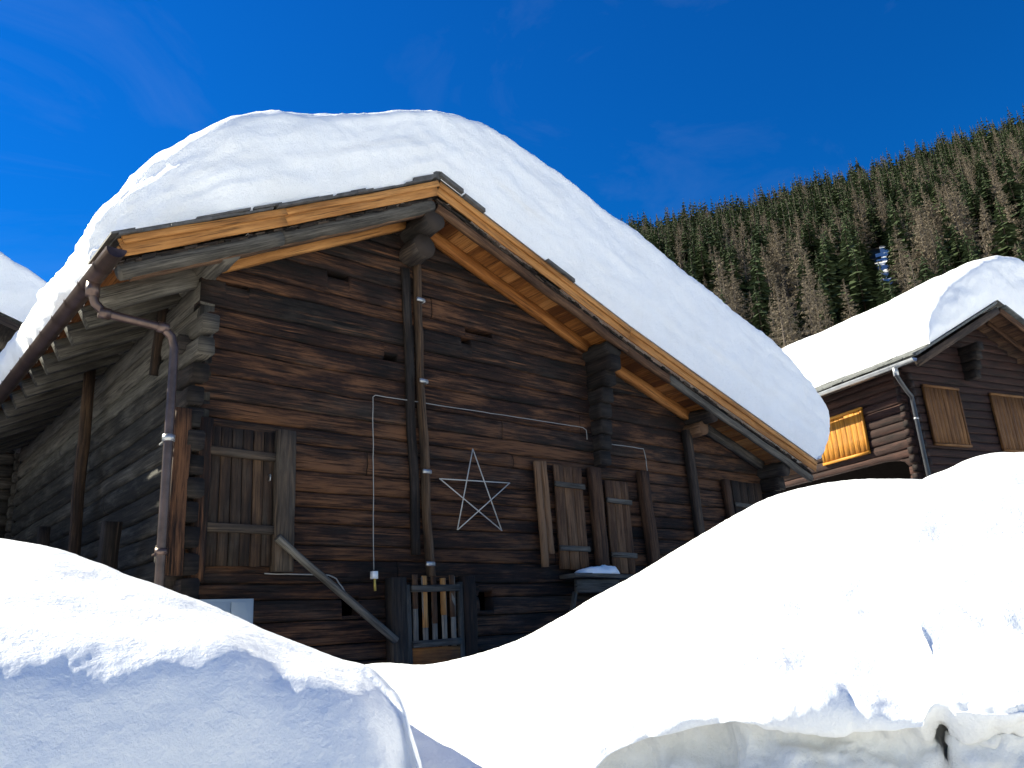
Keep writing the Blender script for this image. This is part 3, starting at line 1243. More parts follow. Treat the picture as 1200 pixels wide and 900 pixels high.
# shelf below the shutters
sf = MB()
beam(sf, (7.72, YF - .16, .76), (8.86, YF - .16, .74), .30, .05, (0, 0, 1), .01, .008, 5, rnd_tint(.05, -.3))
sfo = sf.build('wall_shelf', M['grey'], barn)
sb_ = MB()
beam(sb_, (7.80, YF - .22, .63), (8.62, YF - .22, .62), .06, .17, (0, 0, 1), .01, .008, 5, rnd_tint(-.1, -.3))
sb_.build('shelf_apron', M['grey'], sfo)
for (xa, za, xb, zb) in ((8.10, .18, 8.42, .55), (7.80, .25, 7.80, .55), (8.55, .25, 8.55, .55)):
    s_ = MB()
    beam(s_, (xa, YF - .10, za), (xb, YF - .20, zb), .05, .06, (0, 1, 0), .008, .004, 3, rnd_tint(-.1, -.3))
    s_.build('shelf_brace', M['grey'], sfo)


def lump(mb, c, rx, ry, rz, nu=28, nv=14, amp=.25, seed=0, flat=True):
    c = Vector(c)
    base = len(mb.v)
    for i in range(nv + 1):
        ph = math.pi * i / nv
        for j in range(nu):
            th = 2 * math.pi * j / nu
            d = Vector((math.sin(ph) * math.cos(th), math.sin(ph) * math.sin(th), math.cos(ph)))
            k = 1 + amp * fbm(d * 1.6 + Vector((seed, 0, 0)), 3)
            p = Vector((d.x * rx * k, d.y * ry * k, d.z * rz * k))
            if flat:
                p.z = max(p.z, -.01)
            mb.v.append(c + p)
    for i in range(nv):
        for j in range(nu):
            a, b = base + i * nu + j, base + i * nu + (j + 1) % nu
            mb.face((a, a + nu, b + nu, b), None, (0, 0, 0))


lm = MB()
lump(lm, (8.22, YF - .17, .79), .34, .15, .09, seed=3)
lump(lm, (8.50, YF - .16, .79), .20, .13, .12, seed=9)
tag(lm.build('snow_heap', M['snow'], loc=(8.3, YF - .17, .78)), 'small heap of snow lying on the wall shelf below the plank shutters', 'snow')

# ------------------------------------------------------------------ snow on the barn roof
S_TOP = [(1.86, 3.76), (1.78, 3.93), (1.77, 4.15), (1.87, 4.46), (2.02, 4.78), (2.24, 5.09), (2.52, 5.37), (2.86, 5.60), (3.30, 5.83), (3.75, 6.02), (4.25, 6.23),
         (4.75, 6.45), (5.30, 6.70), (5.85, 6.90), (6.40, 6.98), (6.97, 6.94), (7.8, 6.74), (8.69, 6.47), (9.67, 6.22), (10.71, 5.90), (11.85, 5.53), (13.07, 5.06),
         (14.05, 4.56), (14.50, 4.22), (14.68, 3.95), (14.66, 3.62), (14.42, 3.26), (14.1, 2.98), (13.80, 2.80)]


def resample(pts, n):
    d = [0]
    for a, b in zip(pts, pts[1:]):
        d.append(d[-1] + math.hypot(a[0] - b[0], a[1] - b[1]))
    xs = [(q, p[0]) for q, p in zip(d, pts)]
    zs = [(q, p[1]) for q, p in zip(d, pts)]
    return [(sinterp(xs, d[-1] * i / (n - 1)), sinterp(zs, d[-1] * i / (n - 1))) for i in range(n)]


def roof_snow(name, outline, zr, xl, xr, y0, y1, mat, nu=230, nf=26, nb=70, rot=None, disp=None, back=.35, dirtf=None, loc=None, lift=.05, corner=lambda x: 0):
    """snow slab: a near-vertical gable face, a rounded brow and the long top running back along Y"""
    mb = MB()
    T = resample(outline, nu)
    Bx = [lerp(xl, xr, i / (nu - 1)) for i in range(nu)]
    # bottom x follows the top x except at the bulging ends
    rows_n = nf + nb
    for i in range(nu):
        tx, tz = T[i]
        bx = min(max(tx, xl), xr)
        bz = zr(bx) + lift
        for j in range(nf):
            a = j / (nf - 1)
            if a < .72:
                k = a / .72 * .80
                yy = y0 - .05 * math.sin(math.pi * k / .8)
            else:
                q = (a - .72) / .28 * math.pi / 2
                k = .80 + .20 * math.sin(q)
                yy = y0 + back * (1 - math.cos(q))
            yy += corner(tx)
            mb.v.append(Vector((lerp(bx, tx, k), yy, lerp(bz, tz, k))))
        for j in range(nb):
            a = ((j + 1) / nb) ** 1.25
            mb.v.append(Vector((tx, lerp(y0 + back + corner(tx), y1, a), tz)))
    displace(mb, 0, nu, rows_n, disp)
    if rot:
        mb.v = [rot(p) for p in mb.v]
    for i in range(nu - 1):
        for j in range(rows_n - 1):
            a = i * rows_n + j
            dq = dirtf(i / (nu - 1), j / rows_n, mb.v[a]) if dirtf else 0
            mb.face((a, a + rows_n, a + rows_n + 1, a + 1), None, (0, dq, 0))
    return mb.build(name, mat, loc=loc)


def disp_barn(p, u, v):
    # anchored where it meets the slates
    face = 1.0 if v < .28 else 0.0
    edge = min(1, v / .06) if face else 1
    left = max(0, min(1, (2.7 - p.x) / .8))
    d = .035 * fbm(p * .8, 3)
    if face:
        h = p.z - zroof(p.x)
        d += .020 * fbm(Vector((p.x * .7, p.y * 2, h * 5.5)), 4, .55) + .012 * fbm(Vector((p.x * 2.5, p.y * 3, h * 3.5 + 7)), 3, .6)
        d += .02 * max(0, mn.noise(Vector((p.x * .35, 2, h * 2.2))))
    d += left * (.3 + .7 * min(1, max(0, (p.y - 7.6) / .5))) * (.06 * fbm(p * 2.4, 4, .55) - .05 * ridge(p * 1.9, 3))
    d += .012 * fbm(p * 9, 4, .6)
    return d * edge


def dirt_barn(u, v, p):
    if v > .24 or p.x < 2.3:
        return 0
    h = p.z - zroof(p.x)
    w = .06 * mn.noise(p * 1.3)
    band = math.exp(-((h - .62 - w) / .05) ** 2) * max(0, mn.noise(Vector((p.x * .8, 0, 3))) + .25) * .5
    low = .16 * max(0, 1 - h / .5)
    return band + low


tag(roof_snow('roof_snow', S_TOP, zroof, 1.86, 13.78, YR - .01, YB + .6, M['snow_roof'], 260, 34, 90, None, disp_barn, .34, dirt_barn, (8, 12, 4.5), .05, lambda x: 1.0 * max(0, (2.85 - x) / 1.1) ** 1.35),
    'thick rounded slab of snow lying on the roof of the big log barn', 'roof snow')

# ------------------------------------------------------------------ things on and beside the barn
st_ = MB()
sp = [W(554, 526, YF - .09), W(588, 622, YF - .09), W(515, 561, YF - .09), W(597, 566, YF - .09), W(536, 621, YF - .09)]
for i in range(5):
    a, b = sp[i], sp[(i + 1) % 5]
    tube(st_, [a + Vector((0, -.006 * (i % 2), 0)), b + Vector((0, -.006 * (i % 2), 0))], .0075, 8, (.5, 0, 0))
tag(st_.build('wire_star', M['star'], loc=(6.4, YF - .09, 1.85)), 'five pointed star of thin pale rods hanging on the dark barn front', 'star')


def cable(pts, r, label, name='cable', mat='cable', Y=YF - .05, sag=.004):
    mb = MB()
    P = [W(a, b, Y) for a, b in pts]
    Q = []
    for a, b in zip(P, P[1:]):
        n = max(2, int((b - a).length / .12))
        for i in range(n):
            q = a.lerp(b, i / n)
            if i:
                q += Vector((R.uniform(-sag, sag), 0, R.uniform(-sag, sag)))
            Q.append(q)
    Q.append(P[-1])
    tube(mb, Q, r, 6, (.5, 0, 0))
    return tag(mb.build(name, M[mat], loc=P[0]), label, 'cable')


cable([(438, 668), (437.5, 560), (437, 465), (440, 463), (490, 471), (502, 473), (600, 488), (683, 501), (687, 504), (688, 515)],   .0055,
      'long pale cable rising from the white socket and running across the barn front')
cable([(713, 520), (735, 523), (754, 526), (757, 538), (758.5, 552)], .0065, 'short thin pale cable ending above the right post of the small plank shutters')
cable([(310, 672), (350, 673), (385, 674), (394, 678), (401, 688), (406, 697)], .007, 'thin bent cable on the wall behind the leaning grey pole')
c = W(438, 674, YF - .06)
so = MB()
box(so, (c.x - .035, YF - .10, c.z - .04), (c.x + .035, YF - .035, c.z + .04), (.5, 0, 0), 0, .008)
sob = tag(so.build('power_socket', M['white'], loc=c), 'small white power socket on the barn front left of the gate', 'socket')
pl = MB()
tube(pl, [c + Vector((0, -.02, -.04)), c + Vector((0, -.02, -.10)), c + Vector((.004, -.02, -.17))], .014, 8)
pl.build('plug', M['brass'], sob)

ln = MB()
a, b = W(325, 630, YF - .22), W(464, 751, YF - .20)
beam(ln, a, b, .075, .075, (0, 0, 1), .02, .006, 8, (.3, .12, -.3))
tag(ln.build('leaning_pole', M['grey'], loc=(b.x, b.y, b.z)), 'weathered grey pole leaning slantwise from the door post down to the gate', 'pole')

# meter cabinet
a, b = W(228, 702, YF - .3), W(298, 702, YF - .3)
cx0, cx1, cz1 = a.x, b.x, (a.z + b.z) / 2
ca = MB()
box(ca, (cx0, YF - .295, -.35), (cx1, YF - .06, cz1), (.5, 0, 0), 0, .008)
cab = tag(ca.build('meter_cabinet', M['cabinet'], loc=(cx0, YF - .2, -.35)), 'pale grey two door meter cabinet half buried in snow at the barn corner', 'cabinet')
mid = cx0 + (cx1 - cx0) * .60
for (x0, x1) in ((cx0 + .012, mid - .003), (mid + .003, cx1 - .012)):
    d_ = MB()
    box(d_, (x0, YF - .306, -.3), (x1, YF - .292, cz1 - .03), (.5, 0, 0), 0, .004)
    d_.build('cabinet_door', M['cabinet'], cab)

# poles and posts at the side wall
def side_post(px_t, px_b, Yd, Xp, w, th, mat, label, tint, lean=0, name='wooden_post', top=None, bot=.3):
    dT = RX * (px_t[0] - 600) + DN * (px_t[1] - 450) + FW * FPX
    dB = RX * (px_b[0] - 600) + DN * (px_b[1] - 450) + FW * FPX
    T = dT * (Xp / dT.x)
    B = dB * (Xp / dB.x)
    d = (B - T).normalized()
    B2 = B + d * ((B.z - bot) / max(.2, -d.z))
    mb = MB()
    beam(mb, B2, T, w, th, (0, 1, 0), .012, .008, 10, tint)
    return tag(mb.build(name, M[mat], loc=B2), label, 'post')


side_post((106, 428), (86, 645), 0, XL - .22, .13, .10, 'door', 'tall brown wooden pole standing against the grey side wall of the barn', (.3, .06, .2), name='wooden_pole')
side_post((132, 611), (125, 665), 0, XL - .30, .17, .16, 'dark', 'short dark wooden post in the snow between the brown pole and the downpipe', (.3, -.1, .2), name='fence_post')
side_post((51, 619), (50, 640), 0, XL - .25, .14, .12, 'dark', 'small dark post stub in the snow left of the tall brown pole', (.6, .0, .1), name='fence_post')
hb = MB()
pa, pb = None, None
d = RX * (193 - 600) + DN * (350 - 450) + FW * FPX
pa = d * ((XL - .05) / d.x)
d = RX * (180 - 600) + DN * (440 - 450) + FW * FPX
pb = d * ((XL - .05) / d.x)
beam(hb, pa, pb, .10, .06, (0, 1, 0), .01, .006, 6, (.6, -.05, .3))
hb.build('side_board', M['door'], barn)


# ------------------------------------------------------------------ the far chalet on the right
def chalet_part(fnrot):
    pass


ang = math.radians(-14.6)
CO = Vector((17.772, 7.168, 0))
EX = Vector((math.cos(ang), math.sin(ang), 0))
EY = Vector((-EX.y, EX.x, 0))


def C(x, y, z):
    return CO + EX * x + EY * y + Vector((0, 0, z))


CH_R = [(-.55, 5.10), (2.75, 6.74), (6.05, 5.10)]


def zch(x):
    return interp(CH_R, x)


chalet = tag(empty('log_chalet', C(2.7, 4, -.3)), 'dark red brown chalet with orange shutters and a snow roof, at the right edge', 'chalet')
DEP = 7.0
w1 = MB()
logwall(w1, C(0, 0, 0), EX, -EY, 5.5, rows(-.4, 6.5, .17, .21), lambda x: zch(x) - .16, (), .15, .3, lambda z: rnd_tint(-.10, .1, .06), butt=0, bulge=.45)
w1.build('gable_wall', M['chalet'], chalet)
w2 = MB()


def arch_bot(x):     # underside of the beam above the dark passage
    return 3.28 - .30 * max(0, (1.1 - x) / 1.1) ** 2 if x > .32 else -.5


logwall(w2, C(0, .15, 0), EY, -EX, DEP, rows(-.4, 5.2, .17, .21), lambda x: 5.16, (), .15, .08, lambda z: rnd_tint(.0, .2), butt=0, bulge=.55, zbot=lambda x: arch_bot(x + .15))
w2.build('side_wall', M['chalet'], chalet)
w3 = MB()
for (a, b) in ((C(4.4, .2, -.4), C(4.4, DEP, -.4)),):
    i0 = len(w3.v)
    w3.v += [a, b, b + Vector((0, 0, 3.9)), a + Vector((0, 0, 3.9))]
    w3.face((i0, i0 + 1, i0 + 2, i0 + 3))
    i0 = len(w3.v)
    w3.v += [C(.02, .2, 3.5), C(4.4, .2, 3.5), C(4.4, DEP, 3.5), C(.02, DEP, 3.5)]
    w3.face((i0, i0 + 1, i0 + 2, i0 + 3))
w3.build('passage_wall', M['void_shade'], chalet, False)  # coloured near black so the passage reads as shaded
for z in [2.3 + .19 * i for i in range(15)]:
    if R.random() < .8:
        e = MB()
        o = R.uniform(.10, .16)
        beam(e, C(.08, .2, z), C(.08, -o, z), .13, .15, (0, 0, 1), .015, .006, 2, rnd_tint(-.1, .1))
        e.build('log_end', M['chalet'], chalet)
        e = MB()
        beam(e, C(.2, .08, z + .09), C(-o, .08, z + .09), .13, .15, (0, 0, 1), .015, .006, 2, rnd_tint(-.05, .1))
        e.build('log_end', M['chalet'], chalet)
for z0 in (5.15, ):
    for i in range(4):
        e = MB()
        beam(e, C(2.75 - .55, .1, z0 + .2 * i), C(2.75 - .55, -.28 - .07 * i, z0 + .2 * i), .2, .19, (0, 0, 1), .02, .008, 3, rnd_tint(-.15, .1))
        e.build('log_end', M['dark'], chalet)


def c_shutter(p0, ax, out, w, h, mat, leaves=2, frame='shutter_shaded'):
    """a closed pair of shutters: leaves with a thin frame round them"""
    fr = MB()
    o = Vector(p0)
    th = .035
    for (a, b) in ((o + ax * -.035, o + ax * -.035 + Vector((0, 0, h))), (o + ax * (w + .035), o + ax * (w + .035) + Vector((0, 0, h)))):
        beam(fr, a + out * .03, b + out * .03, .06, .06, out, .006, .002, 3, rnd_tint(.0, .2))
    for z in (-.03, h + .03):
        beam(fr, o + ax * -.07 + Vector((0, 0, z)) + out * .035, o + ax * (w + .07) + Vector((0, 0, z)) + out * .035, .07, .055, (0, 0, 1), .006, .002, 3, rnd_tint(.1, .2))
    fo = fr.build('window_frame', M[frame], chalet)
    for k in range(leaves):
        lf = MB()
        lw = w / leaves
        n = 4
        for i in range(n):
            c0 = o + ax * (k * lw + (i + .5) * lw / n) + out * (.03 + (k * .004))
            g_ = .012 if i == n - 1 else .0015
            beam(lf, c0, c0 + Vector((0, 0, h)), lw / n - g_, .03, out, .004, .001, 3, rnd_tint(.0, .2, .08))
        lf.build('shutter_leaf', M[mat], fo)
    return fo


c_shutter(C(.56, -.02, 3.50), EX, -EY, 1.06, 1.26, 'shutter_shaded')
c_shutter(C(2.86, -.02, 3.46), EX, -EY, 1.06, 1.28, 'shutter_shaded')
c_shutter(C(-.02, 2.46, 3.58), -EY, -EX, 1.22, .96, 'shutter', frame='shutter')

cr_ = MB()


def cslab(mb, x0, x1, y0, y1, d0, d1, tint):
    b = len(mb.v)
    for dd in (d0, d1):
        for (x, y) in ((x0, y0), (x1, y0), (x1, y1), (x0, y1)):
            mb.v.append(C(x, y, zch(x) - dd))
    o = R.uniform(0, 30)
    L, w = y1 - y0, x1 - x0
    q = [(o, 0), (o, w), (o + L, w), (o + L, 0)]
    mb.face((b, b + 1, b + 2, b + 3), q, tint)
    mb.face((b + 7, b + 6, b + 5, b + 4), q[::-1], tint)
    for i in range(4):
        j = (i + 1) % 4
        mb.face((b + i, b + 4 + i, b + 4 + j, b + j), None, tint)


x = -.5
while x < 6.0:
    w = min(.18, 6.02 - x)
    if x < 2.75 < x + w:
        w = 2.75 - x + .0005
    cslab(cr_, x, x + w - .005, -.72, DEP + .4, .09, .12, rnd_tint(R.uniform(-.2, .05), .2))
    x += w
cro = cr_.build('roof', M['brown'], chalet, False)
for (xa, xb, y, mt) in ((-.5, 2.72, -.76, 'dark'), (2.78, 6.0, -.76, 'brown'), (2.95, 6.0, -.32, 'brown')):
    f_ = MB()
    beam(f_, C(xa, y, zch(xa) - .15), C(xb, y, zch(xb) - .15), .06, .16, (0, 0, 1), .01, .004, 8, rnd_tint(.0, .3))
    f_.build('rake_board', M[mt], cro)
tl = MB()
# slab courses at the eave and along the rake
for course in range(3):
    y = -.80
    while y < DEP + .3:
        w = R.uniform(.22, .40)
        xa = -.62 + course * .26 + R.uniform(-.03, .03)
        h = .02 + course * .012 + R.uniform(0, .02)
        i0 = len(tl.v)
        for dz in (0, .035):
            for (xx, yy) in ((xa, y), (xa + .40, y), (xa + .40, y + w), (xa, y + w)):
                tl.v.append(C(xx, yy, zch(xx) + h + dz - (.0 if xx > xa + .1 else .0)))
        tl.face((i0 + 3, i0 + 2, i0 + 1, i0))
        tl.face((i0 + 4, i0 + 5, i0 + 6, i0 + 7))
        for q in range(4):
            r2 = (q + 1) % 4
            tl.face((i0 + q, i0 + r2, i0 + 4 + r2, i0 + 4 + q))
        y += w * .96
x = -.55
while x < 5.9:
    w = R.uniform(.25, .4)
    if not (x < 2.75 < x + w):
        cslab(tl, x, x + w, -.84, .3, -.06 - R.uniform(0, .015), -.02, (.5, 0, 0))
    x += w * .9
tl.build('slate_slab', M['slate2'], cro, False)

cg = MB()
GXc, GZc = -.66, 5.05
n = 20
for i in range(n + 1):
    y = lerp(-.85, DEP + .3, i / n)
    for rr in (.075, .069):
        for j in range(9):
            th = math.pi + math.pi * j / 8
            cg.v.append(C(GXc + rr * math.cos(th), y, GZc + rr * math.sin(th)))
for i in range(n):
    for k in range(2):
        for j in range(8):
            a = i * 18 + k * 9 + j
            f = (a, a + 1, a + 19, a + 18)
            cg.face(f if k == 0 else f[::-1])
cg.face(list(range(9)))
cgo = cg.build('gutter', M['zinc'], chalet)
cp = MB()
p0 = C(GXc, -.35, GZc - .06)
p1 = C(-.12, -.20, 4.35)
q = [p0, p0 + Vector((0, 0, -.16)), p0.lerp(p1, .25) + Vector((0, 0, -.12)), p0.lerp(p1, .6) + Vector((0, 0, -.04)), p1 + Vector((0, 0, .1)), p1 + Vector((0, 0, -.06))]
q += [C(-.12, -.20, 4.2 - .4 * i) for i in range(11)]
tube(cp, q, .045, 12)
cpo = cp.build('downpipe', M['black'], chalet)
t_ = MB()
tube(t_, [p0 + Vector((0, 0, .02)), p0 + Vector((0, 0, -.17))], .055, 12)
t_.build('pipe_outlet', M['zinc'], cpo)
t_ = MB()
tube(t_, [C(-.12, -.20, 3.98), C(-.12, -.20, 3.94)], .051, 12)
t_.build('pipe_clamp', M['clamp'], cpo)

CS = [(-.06, 5.42), (-.10, 5.54), (-.04, 5.76), (.12, 6.02), (.4, 6.38), (1.0, 6.92), (1.6, 7.33), (2.3, 7.74), (3.0, 8.05), (3.6, 8.22), (4.3, 8.30), (5.0, 8.1), (5.7, 7.3), (6.1, 6.3), (6.2, 5.5), (6.0, 5.16)]


def disp_ch(p, u, v):
    edge = min(1, v / .06) if v < .3 else 1
    return (.05 * fbm(p * .8, 3) + .02 * fbm(p * 3, 3) + (.08 * fbm(p * 1.7, 3) if v < .3 or p.x < 1 else 0)) * edge


tag(roof_snow('roof_snow', CS, zch, -.06, 6.0, -.80, DEP + .4, M['snow_roof'], 120, 22, 40, lambda p: C(p.x, p.y, p.z), disp_ch, .4, None, C(2.7, 3, 5.5), .09),
    'deep white snow on the roof of the chalet with the orange shutters', 'roof snow')

# ------------------------------------------------------------------ the neighbour house at the left edge
NH_R = [(-7.2, 4.6), (-1.9, 7.80), (3.45, 5.92)]


def znh(x):
    return interp(NH_R, x)


YN = 17.6
nh = tag(empty('log_house', (-1.6, 22, -.3)), 'dark log house with a small white framed window behind the barn, at the left edge', 'house')
w_ = MB()
logwall(w_, (-6.4, YN, 0), (1, 0, 0), (0, -1, 0), 9.45, rows(-.4, 8.2, .2, .26), lambda x: znh(x - 6.4) - .2, [(8.1, 9.05, 2.75, 4.2)], .16, .4, lambda z: rnd_tint(-.05, .1))
logwall(w_, (3.05, YN + .16, 0), (0, 1, 0), (1, 0, 0), 8, rows(-.4, 6.1, .25, .3), lambda x: 5.85, (), .16, .8)
logwall(w_, (-6.4, YN + .16, 0), (0, 1, 0), (-1, 0, 0), 8, rows(-.4, 4.9, .25, .3), lambda x: 4.7, (), .16, .8)
w_.build('wall', M['sidewall'], nh)
for z in [1.2 + .23 * i for i in range(20)]:
    e = MB()
    beam(e, (2.98, YN + .2, z), (2.98, YN - R.uniform(.12, .22), z), .17, .2, (0, 0, 1), .02, .01, 3, rnd_tint(.0, -.2))
    e.build('log_end', M['sidewall'], nh)
wf = MB()
for (a, b) in (((1.72, 2.78), (1.78, 4.18)), ((2.58, 2.78), (2.64, 4.18)), ((2.15, 2.78), (2.20, 4.18))):
    box(wf, (a[0], YN + .02, a[1]), (b[0], YN + .07, b[1]), (.5, 0, 0))
for z in (2.78, 3.25, 3.70, 4.13):
    box(wf, (1.79, YN + .025, z), (2.57, YN + .065, z + .05), (.5, 0, 0))
wfo = wf.build('window', M['white'], nh)
gl = MB()
box(gl, (1.74, YN + .085, 2.8), (2.62, YN + .095, 4.16), (.5, 0, 0), 0, .001)
gl.build('window_pane', M['glass'], wfo)
rr_ = MB()
for (xa, xb) in ((-7.2, -1.9), (-1.9, 3.45)):
    i0 = len(rr_.v)
    for dd in (0, .16):
        for (xx, yy) in ((xa, YN - .9), (xb, YN - .9), (xb, YN + 8.6), (xa, YN + 8.6)):
            rr_.v.append((xx, yy, znh(xx) - dd))
    rr_.face((i0, i0 + 1, i0 + 2, i0 + 3), [(0, 0), (0, 5), (9, 5), (9, 0)])
    rr_.face((i0 + 7, i0 + 6, i0 + 5, i0 + 4), [(0, 0), (0, 5), (9, 5), (9, 0)])
    for q in range(4):
        r2 = (q + 1) % 4
        rr_.face((i0 + q, i0 + 4 + q, i0 + 4 + r2, i0 + r2), [(0, 0), (0, .16), (4, .16), (4, 0)])
rr_.build('roof', M['dark'], nh, False)
NS = [(-7.1, 4.63), (-7.4, 4.98), (-6.9, 5.78), (-5.3, 6.88), (-3.5, 8.18), (-1.9, 8.88), (-0.5, 8.83), (0.7, 8.36), (1.7, 7.88), (2.3, 7.63), (2.9, 7.3), (3.5, 6.78), (3.75, 6.38), (3.65, 6.03), (3.4, 5.94)]
tag(roof_snow('roof_snow', NS, znh, -7.1, 3.42, YN - .92, YN + 8.6, M['snow_roof'], 110, 20, 36, None,
              lambda p, u, v: (.05 * fbm(p * .8, 3) + .02 * fbm(p * 3, 3)) * (min(1, v / .08) if v < .3 else 1), .35, None, (-1.6, 22, 6)),
    'smooth snow on the roof of the log house at the left edge of the photo', 'roof snow')

# ------------------------------------------------------------------ the forested mountain
SKY_L = [(-1.2, .34), (-.3, .42), (.0, .465), (.19, .494), (.328, .516), (.464, .550), (.577, .575), (.656, .604), (.773, .636), (1.0, .70), (1.5, .74)]
T0, T1 = 95.0, 520.0


def hill(r, t):
    top = interp(SKY_L, r) * T1
    k = (t - T0) / (T1 - T0)
    if k < 0:
        return -3.0
    if k > 1:
        return top - (t - T1) * .25
    base = -2 + (top + 2) * (k ** .93)
    return base + 7 * fbm(Vector((r * t * .012, t * .012, 0)), 3) * min(1, k * 5) * min(1, (1 - k) * 6 + .25)


hm = MB()
NC, NR = 330, 150
for i in range(NC):
    r = lerp(-1.1, 1.4, i / (NC - 1))
    for j in range(NR):
        t = lerp(T0 - 10, T1 + 300, (j / (NR - 1)) ** 1.1)
        hm.v.append(ST(r * t, t, hill(r, t)))
for i in range(NC - 1):
    for j in range(NR - 1):
        a = i * NR + j
        q = hm.v[a]
        s_, t_ = q.dot(RH), q.dot(FH)
        open_ = 1.0 if (abs(s_ / t_ - .527 - .00012 * (t_ - 250)) < .011 + .010 * mn.noise(Vector((t_ * .11, s_ * .2, 1))) and 205 < t_ < 290) or t_ < 150 else 0.0
        hm.face((a, a + NR, a + NR + 1, a + 1), None, (0, open_, 0))
mh, nt, bs = new_mat('forest_floor')
tc = nd(nt, 'ShaderNodeTexCoord')
n_ = nd(nt, 'ShaderNodeTexNoise', Scale=.035, Detail=6, Roughness=.62)
nt.links.new(tc.outputs['Object'], n_.inputs['Vector'])
rp = ramp(nt, [(.50, (.035, .030, .022)), (.60, (.07, .06, .05)), (.66, (.8, .82, .84))])
at = nd(nt, 'ShaderNodeAttribute', attribute_name='tint')
sx = nd(nt, 'ShaderNodeSeparateXYZ')
nt.links.new(at.outputs['Vector'], sx.inputs[0])
ma = nd(nt, 'ShaderNodeMath', operation='MULTIPLY_ADD')
ma.inputs[1].default_value = .22
nt.links.new(sx.outputs[1], ma.inputs[0])
nt.links.new(n_.outputs[0], ma.inputs[2])
nt.links.new(ma.outputs[0], rp.inputs[0])
nt.links.new(rp.outputs[0], bs.inputs['Base Color'])
bs.inputs['Roughness'].default_value = .9
bs.inputs['Specular IOR Level'].default_value = .1
tag(hm.build('mountain_slope', mh), kind='structure')


def leaf_mat(name, c0, c1, var=.5):
    m, nt, bs = new_mat(name)
    oi = nd(nt, 'ShaderNodeObjectInfo')
    at = nd(nt, 'ShaderNodeAttribute', attribute_name='tint')
    sx = nd(nt, 'ShaderNodeSeparateXYZ')
    nt.links.new(at.outputs['Vector'], sx.inputs[0])
    ad = nd(nt, 'ShaderNodeMath', operation='MULTIPLY_ADD')
    ad.inputs[1].default_value = var
    nt.links.new(oi.outputs['Random'], ad.inputs[0])
    ml = nd(nt, 'ShaderNodeMath', operation='MULTIPLY')
    ml.inputs[1].default_value = 1 - var
    nt.links.new(sx.outputs[0], ml.inputs[0])
    nt.links.new(ml.outputs[0], ad.inputs[2])
    rp = ramp(nt, [(.1, c0), (.9, c1)])
    nt.links.new(ad.outputs[0], rp.inputs[0])
    nt.links.new(rp.outputs[0], bs.inputs['Base Color'])
    bs.inputs['Roughness'].default_value = .8
    bs.inputs['Specular IOR Level'].default_value = .15
    return m


M['needles'] = leaf_mat('spruce_needles', (.021, .036, .016), (.060, .080, .033))
M['twigs'] = leaf_mat('larch_twigs', (.10, .080, .056), (.21, .170, .122))
M['bark'] = plain('bark', (.08, .06, .045), .9, 0, .3, 4)


def spruce_mesh(mb, seed, H=1.0, o=Vector((0, 0, 0)), rot=0.0, tiers=24, br=12, scale=1.0, tbase=None):
    rr = random.Random(seed)
    wid = rr.uniform(.16, .24)
    mi_t = 1
    # trunk
    b = len(mb.v)
    for z, rad in ((-.05, .012), (.5, .008), (1.0, .001)):
        for j in range(4):
            th = j * math.pi / 2 + rot
            mb.v.append(o + Vector((rad * math.cos(th), rad * math.sin(th), z)) * scale)
    for k in range(2):
        for j in range(4):
            mb.face((b + k * 4 + j, b + k * 4 + (j + 1) % 4, b + k * 4 + 4 + (j + 1) % 4, b + k * 4 + 4 + j), None, (.5, 0, 0), mi_t)
    for i in range(tiers):
        k = i / (tiers - 1)
        z = lerp(.08, .965, k ** .92)
        rad = wid * (1 - k) ** .82 * rr.uniform(.82, 1.12) + .006
        nb = max(4, int(br * (1 - k * .45)))
        a0 = rr.uniform(0, 6.28)
        for j in range(nb):
            th = a0 + j * 6.283 / nb + rr.uniform(-.25, .25) + rot
            L = rad * rr.uniform(.65, 1.2)
            dr = L * rr.uniform(.25, .6)
            w = L * rr.uniform(.26, .42) * min(1, 9 / br) + .004
            d = Vector((math.cos(th), math.sin(th), 0))
            sd_ = Vector((-d.y, d.x, 0))
            zz = z + rr.uniform(-.02, .02)
            b = len(mb.v)
            tw = rr.uniform(-.5, .5) * w
            P = [d * .004 + Vector((0, 0, zz + .012)), d * (L * .55) + sd_ * w + Vector((0, 0, zz - dr * .45 + tw)), d * (L * .55) - sd_ * w + Vector((0, 0, zz - dr * .45 - tw)),
                 d * L + Vector((0, 0, zz - dr)), d * (L * .5) + Vector((0, 0, zz - dr * .3 - w * .9))]
            mb.v.extend([o + p * scale for p in P])
            tt = (min(1, max(0, (tbase if tbase is not None else .5) + rr.uniform(-.35, .35))), 0, 0)
            mb.face((b, b + 2, b + 3, b + 1), None, tt)
            mb.face((b, b + 4, b + 3), None, tt)


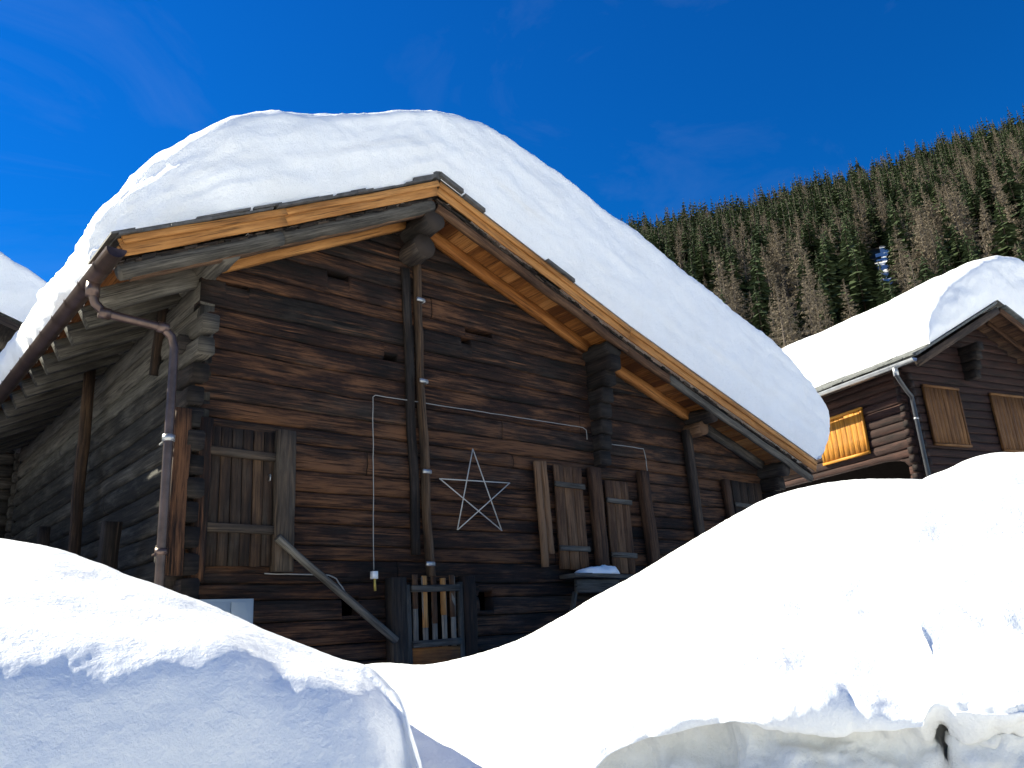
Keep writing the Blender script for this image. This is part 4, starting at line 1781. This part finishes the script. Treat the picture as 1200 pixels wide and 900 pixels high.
def larch_mesh(mb, seed):
    rr = random.Random(seed)
    wid = rr.uniform(.15, .21)
    b = len(mb.v)
    for z, rad in ((-.05, .014), (.5, .009), (1.0, .001)):
        for j in range(5):
            th = j * 6.283 / 5
            mb.v.append(Vector((rad * math.cos(th) + .01 * math.sin(z * 3 + seed), rad * math.sin(th), z)))
    for k in range(2):
        for j in range(5):
            mb.face((b + k * 5 + j, b + k * 5 + (j + 1) % 5, b + k * 5 + 5 + (j + 1) % 5, b + k * 5 + 5 + j), None, (.6, 0, 0), 1)
    for i in range(150):
        k = rr.random() ** .85
        z = lerp(.10, .985, k)
        L = (wid * (1 - k) ** .75 + .008) * rr.uniform(.55, 1.15)
        th = rr.uniform(0, 6.283)
        d = Vector((math.cos(th), math.sin(th), 0))
        sl = rr.uniform(-.25, .45)
        s2 = Vector((-d.y, d.x, 0))
        tt = (rr.random(), 0, 0)
        p0 = Vector((0, 0, z))
        p1 = d * L + Vector((0, 0, z + sl * L))
        b = len(mb.v)
        mb.v += [p0 + Vector((0, 0, .0022)), p0 - Vector((0, 0, .0022)), p1]
        mb.face((b, b + 1, b + 2), None, tt)
        for q in range(12):
            a = rr.uniform(.18, 1)
            c = p0.lerp(p1, a)
            l2 = L * rr.uniform(.22, .42) * (1.15 - a * .5)
            e = c + (s2 * rr.uniform(-1, 1) + d * rr.uniform(0, .7) + Vector((0, 0, rr.uniform(-1.0, .5)))).normalized() * l2
            b = len(mb.v)
            wv = Vector((rr.uniform(-1, 1), rr.uniform(-1, 1), rr.uniform(-1, 1))) * .0050
            mb.v += [c + wv, c - wv, e]
            mb.face((b, b + 1, b + 2), None, tt)


def chute_r(t):
    return .527 + .00012 * (t - 250)


rt = random.Random(21)
spots = []
tries = 0
cell = {}
while len(spots) < 1750 and tries < 40000:
    tries += 1
    t = 150 + 375 * rt.random() ** .72
    r = rt.uniform(.10, .80)
    s = r * t
    key = (int(s / 5.3), int(t / 5.3))
    if key in cell:
        continue
    z = hill(r, t)
    # a narrow open snow chute
    if abs(r - chute_r(t)) < .021 and 165 < t < 288:
        continue
    cell[key] = 1
    larch_p = .45 if t < 230 else (.20 if t < 300 else .03)
    if t < 340 and mn.noise(Vector((s * .02, t * .02, 4))) > .2:
        larch_p += .15
    if r > .5 and t < 330:
        larch_p += .12
    spots.append((t, s, z, rt.random() < larch_p))
spots.sort()
spr, lar = [], []
for v_ in range(6):
    mb = MB()
    spruce_mesh(mb, 100 + v_)
    o = mb.build('spruce_tree', [M['needles'], M['bark']], None, False)
    spr.append(o)
for v_ in range(6):
    mb = MB()
    larch_mesh(mb, 300 + v_)
    o = mb.build('larch_tree', [M['twigs'], M['bark']], None, False)
    lar.append(o)
used = set()
ns = nl = 0
far = MB()
for (t, s, z, isl) in spots:
    H = rt.uniform(18, 28) if isl else rt.uniform(17, 24) * rt.choice((.8, 1, 1.1, 1.25))
    a = rt.uniform(0, 6.28)
    if isl and nl < 300:
        src = lar[nl % 6]
        nl += 1
        lab, cat, grp = 'bare brown larch standing in the wood on the mountainside', 'larch', 'bare brown larches on the mountainside'
    elif not isl and ns < 300:
        src = spr[ns % 6]
        ns += 1
        lab, cat, grp = 'dark green spruce standing in the wood on the mountainside', 'spruce', 'dark green spruces on the mountainside'
    else:
        spruce_mesh(far, rt.randrange(10**6), 1, ST(s, t, z - .5), a, 12, 7, H, rt.random() * .8)
        continue
    o = src if src.name not in used else src.copy()
    if src.name in used:
        COL.objects.link(o)
    used.add(src.name)
    o.location = ST(s, t, z - .4)
    o.rotation_euler = (rt.uniform(-.03, .03), rt.uniform(-.03, .03), a)
    w = H * rt.uniform(.85, 1.2)
    o.scale = (w, w, H)
    tag(o, lab, cat, grp)
tag(far.build('far_forest', [M['needles'], M['bark']], None, False), 'distant dark green conifer forest along the upper mountainside and its skyline', 'forest', None, 'stuff')
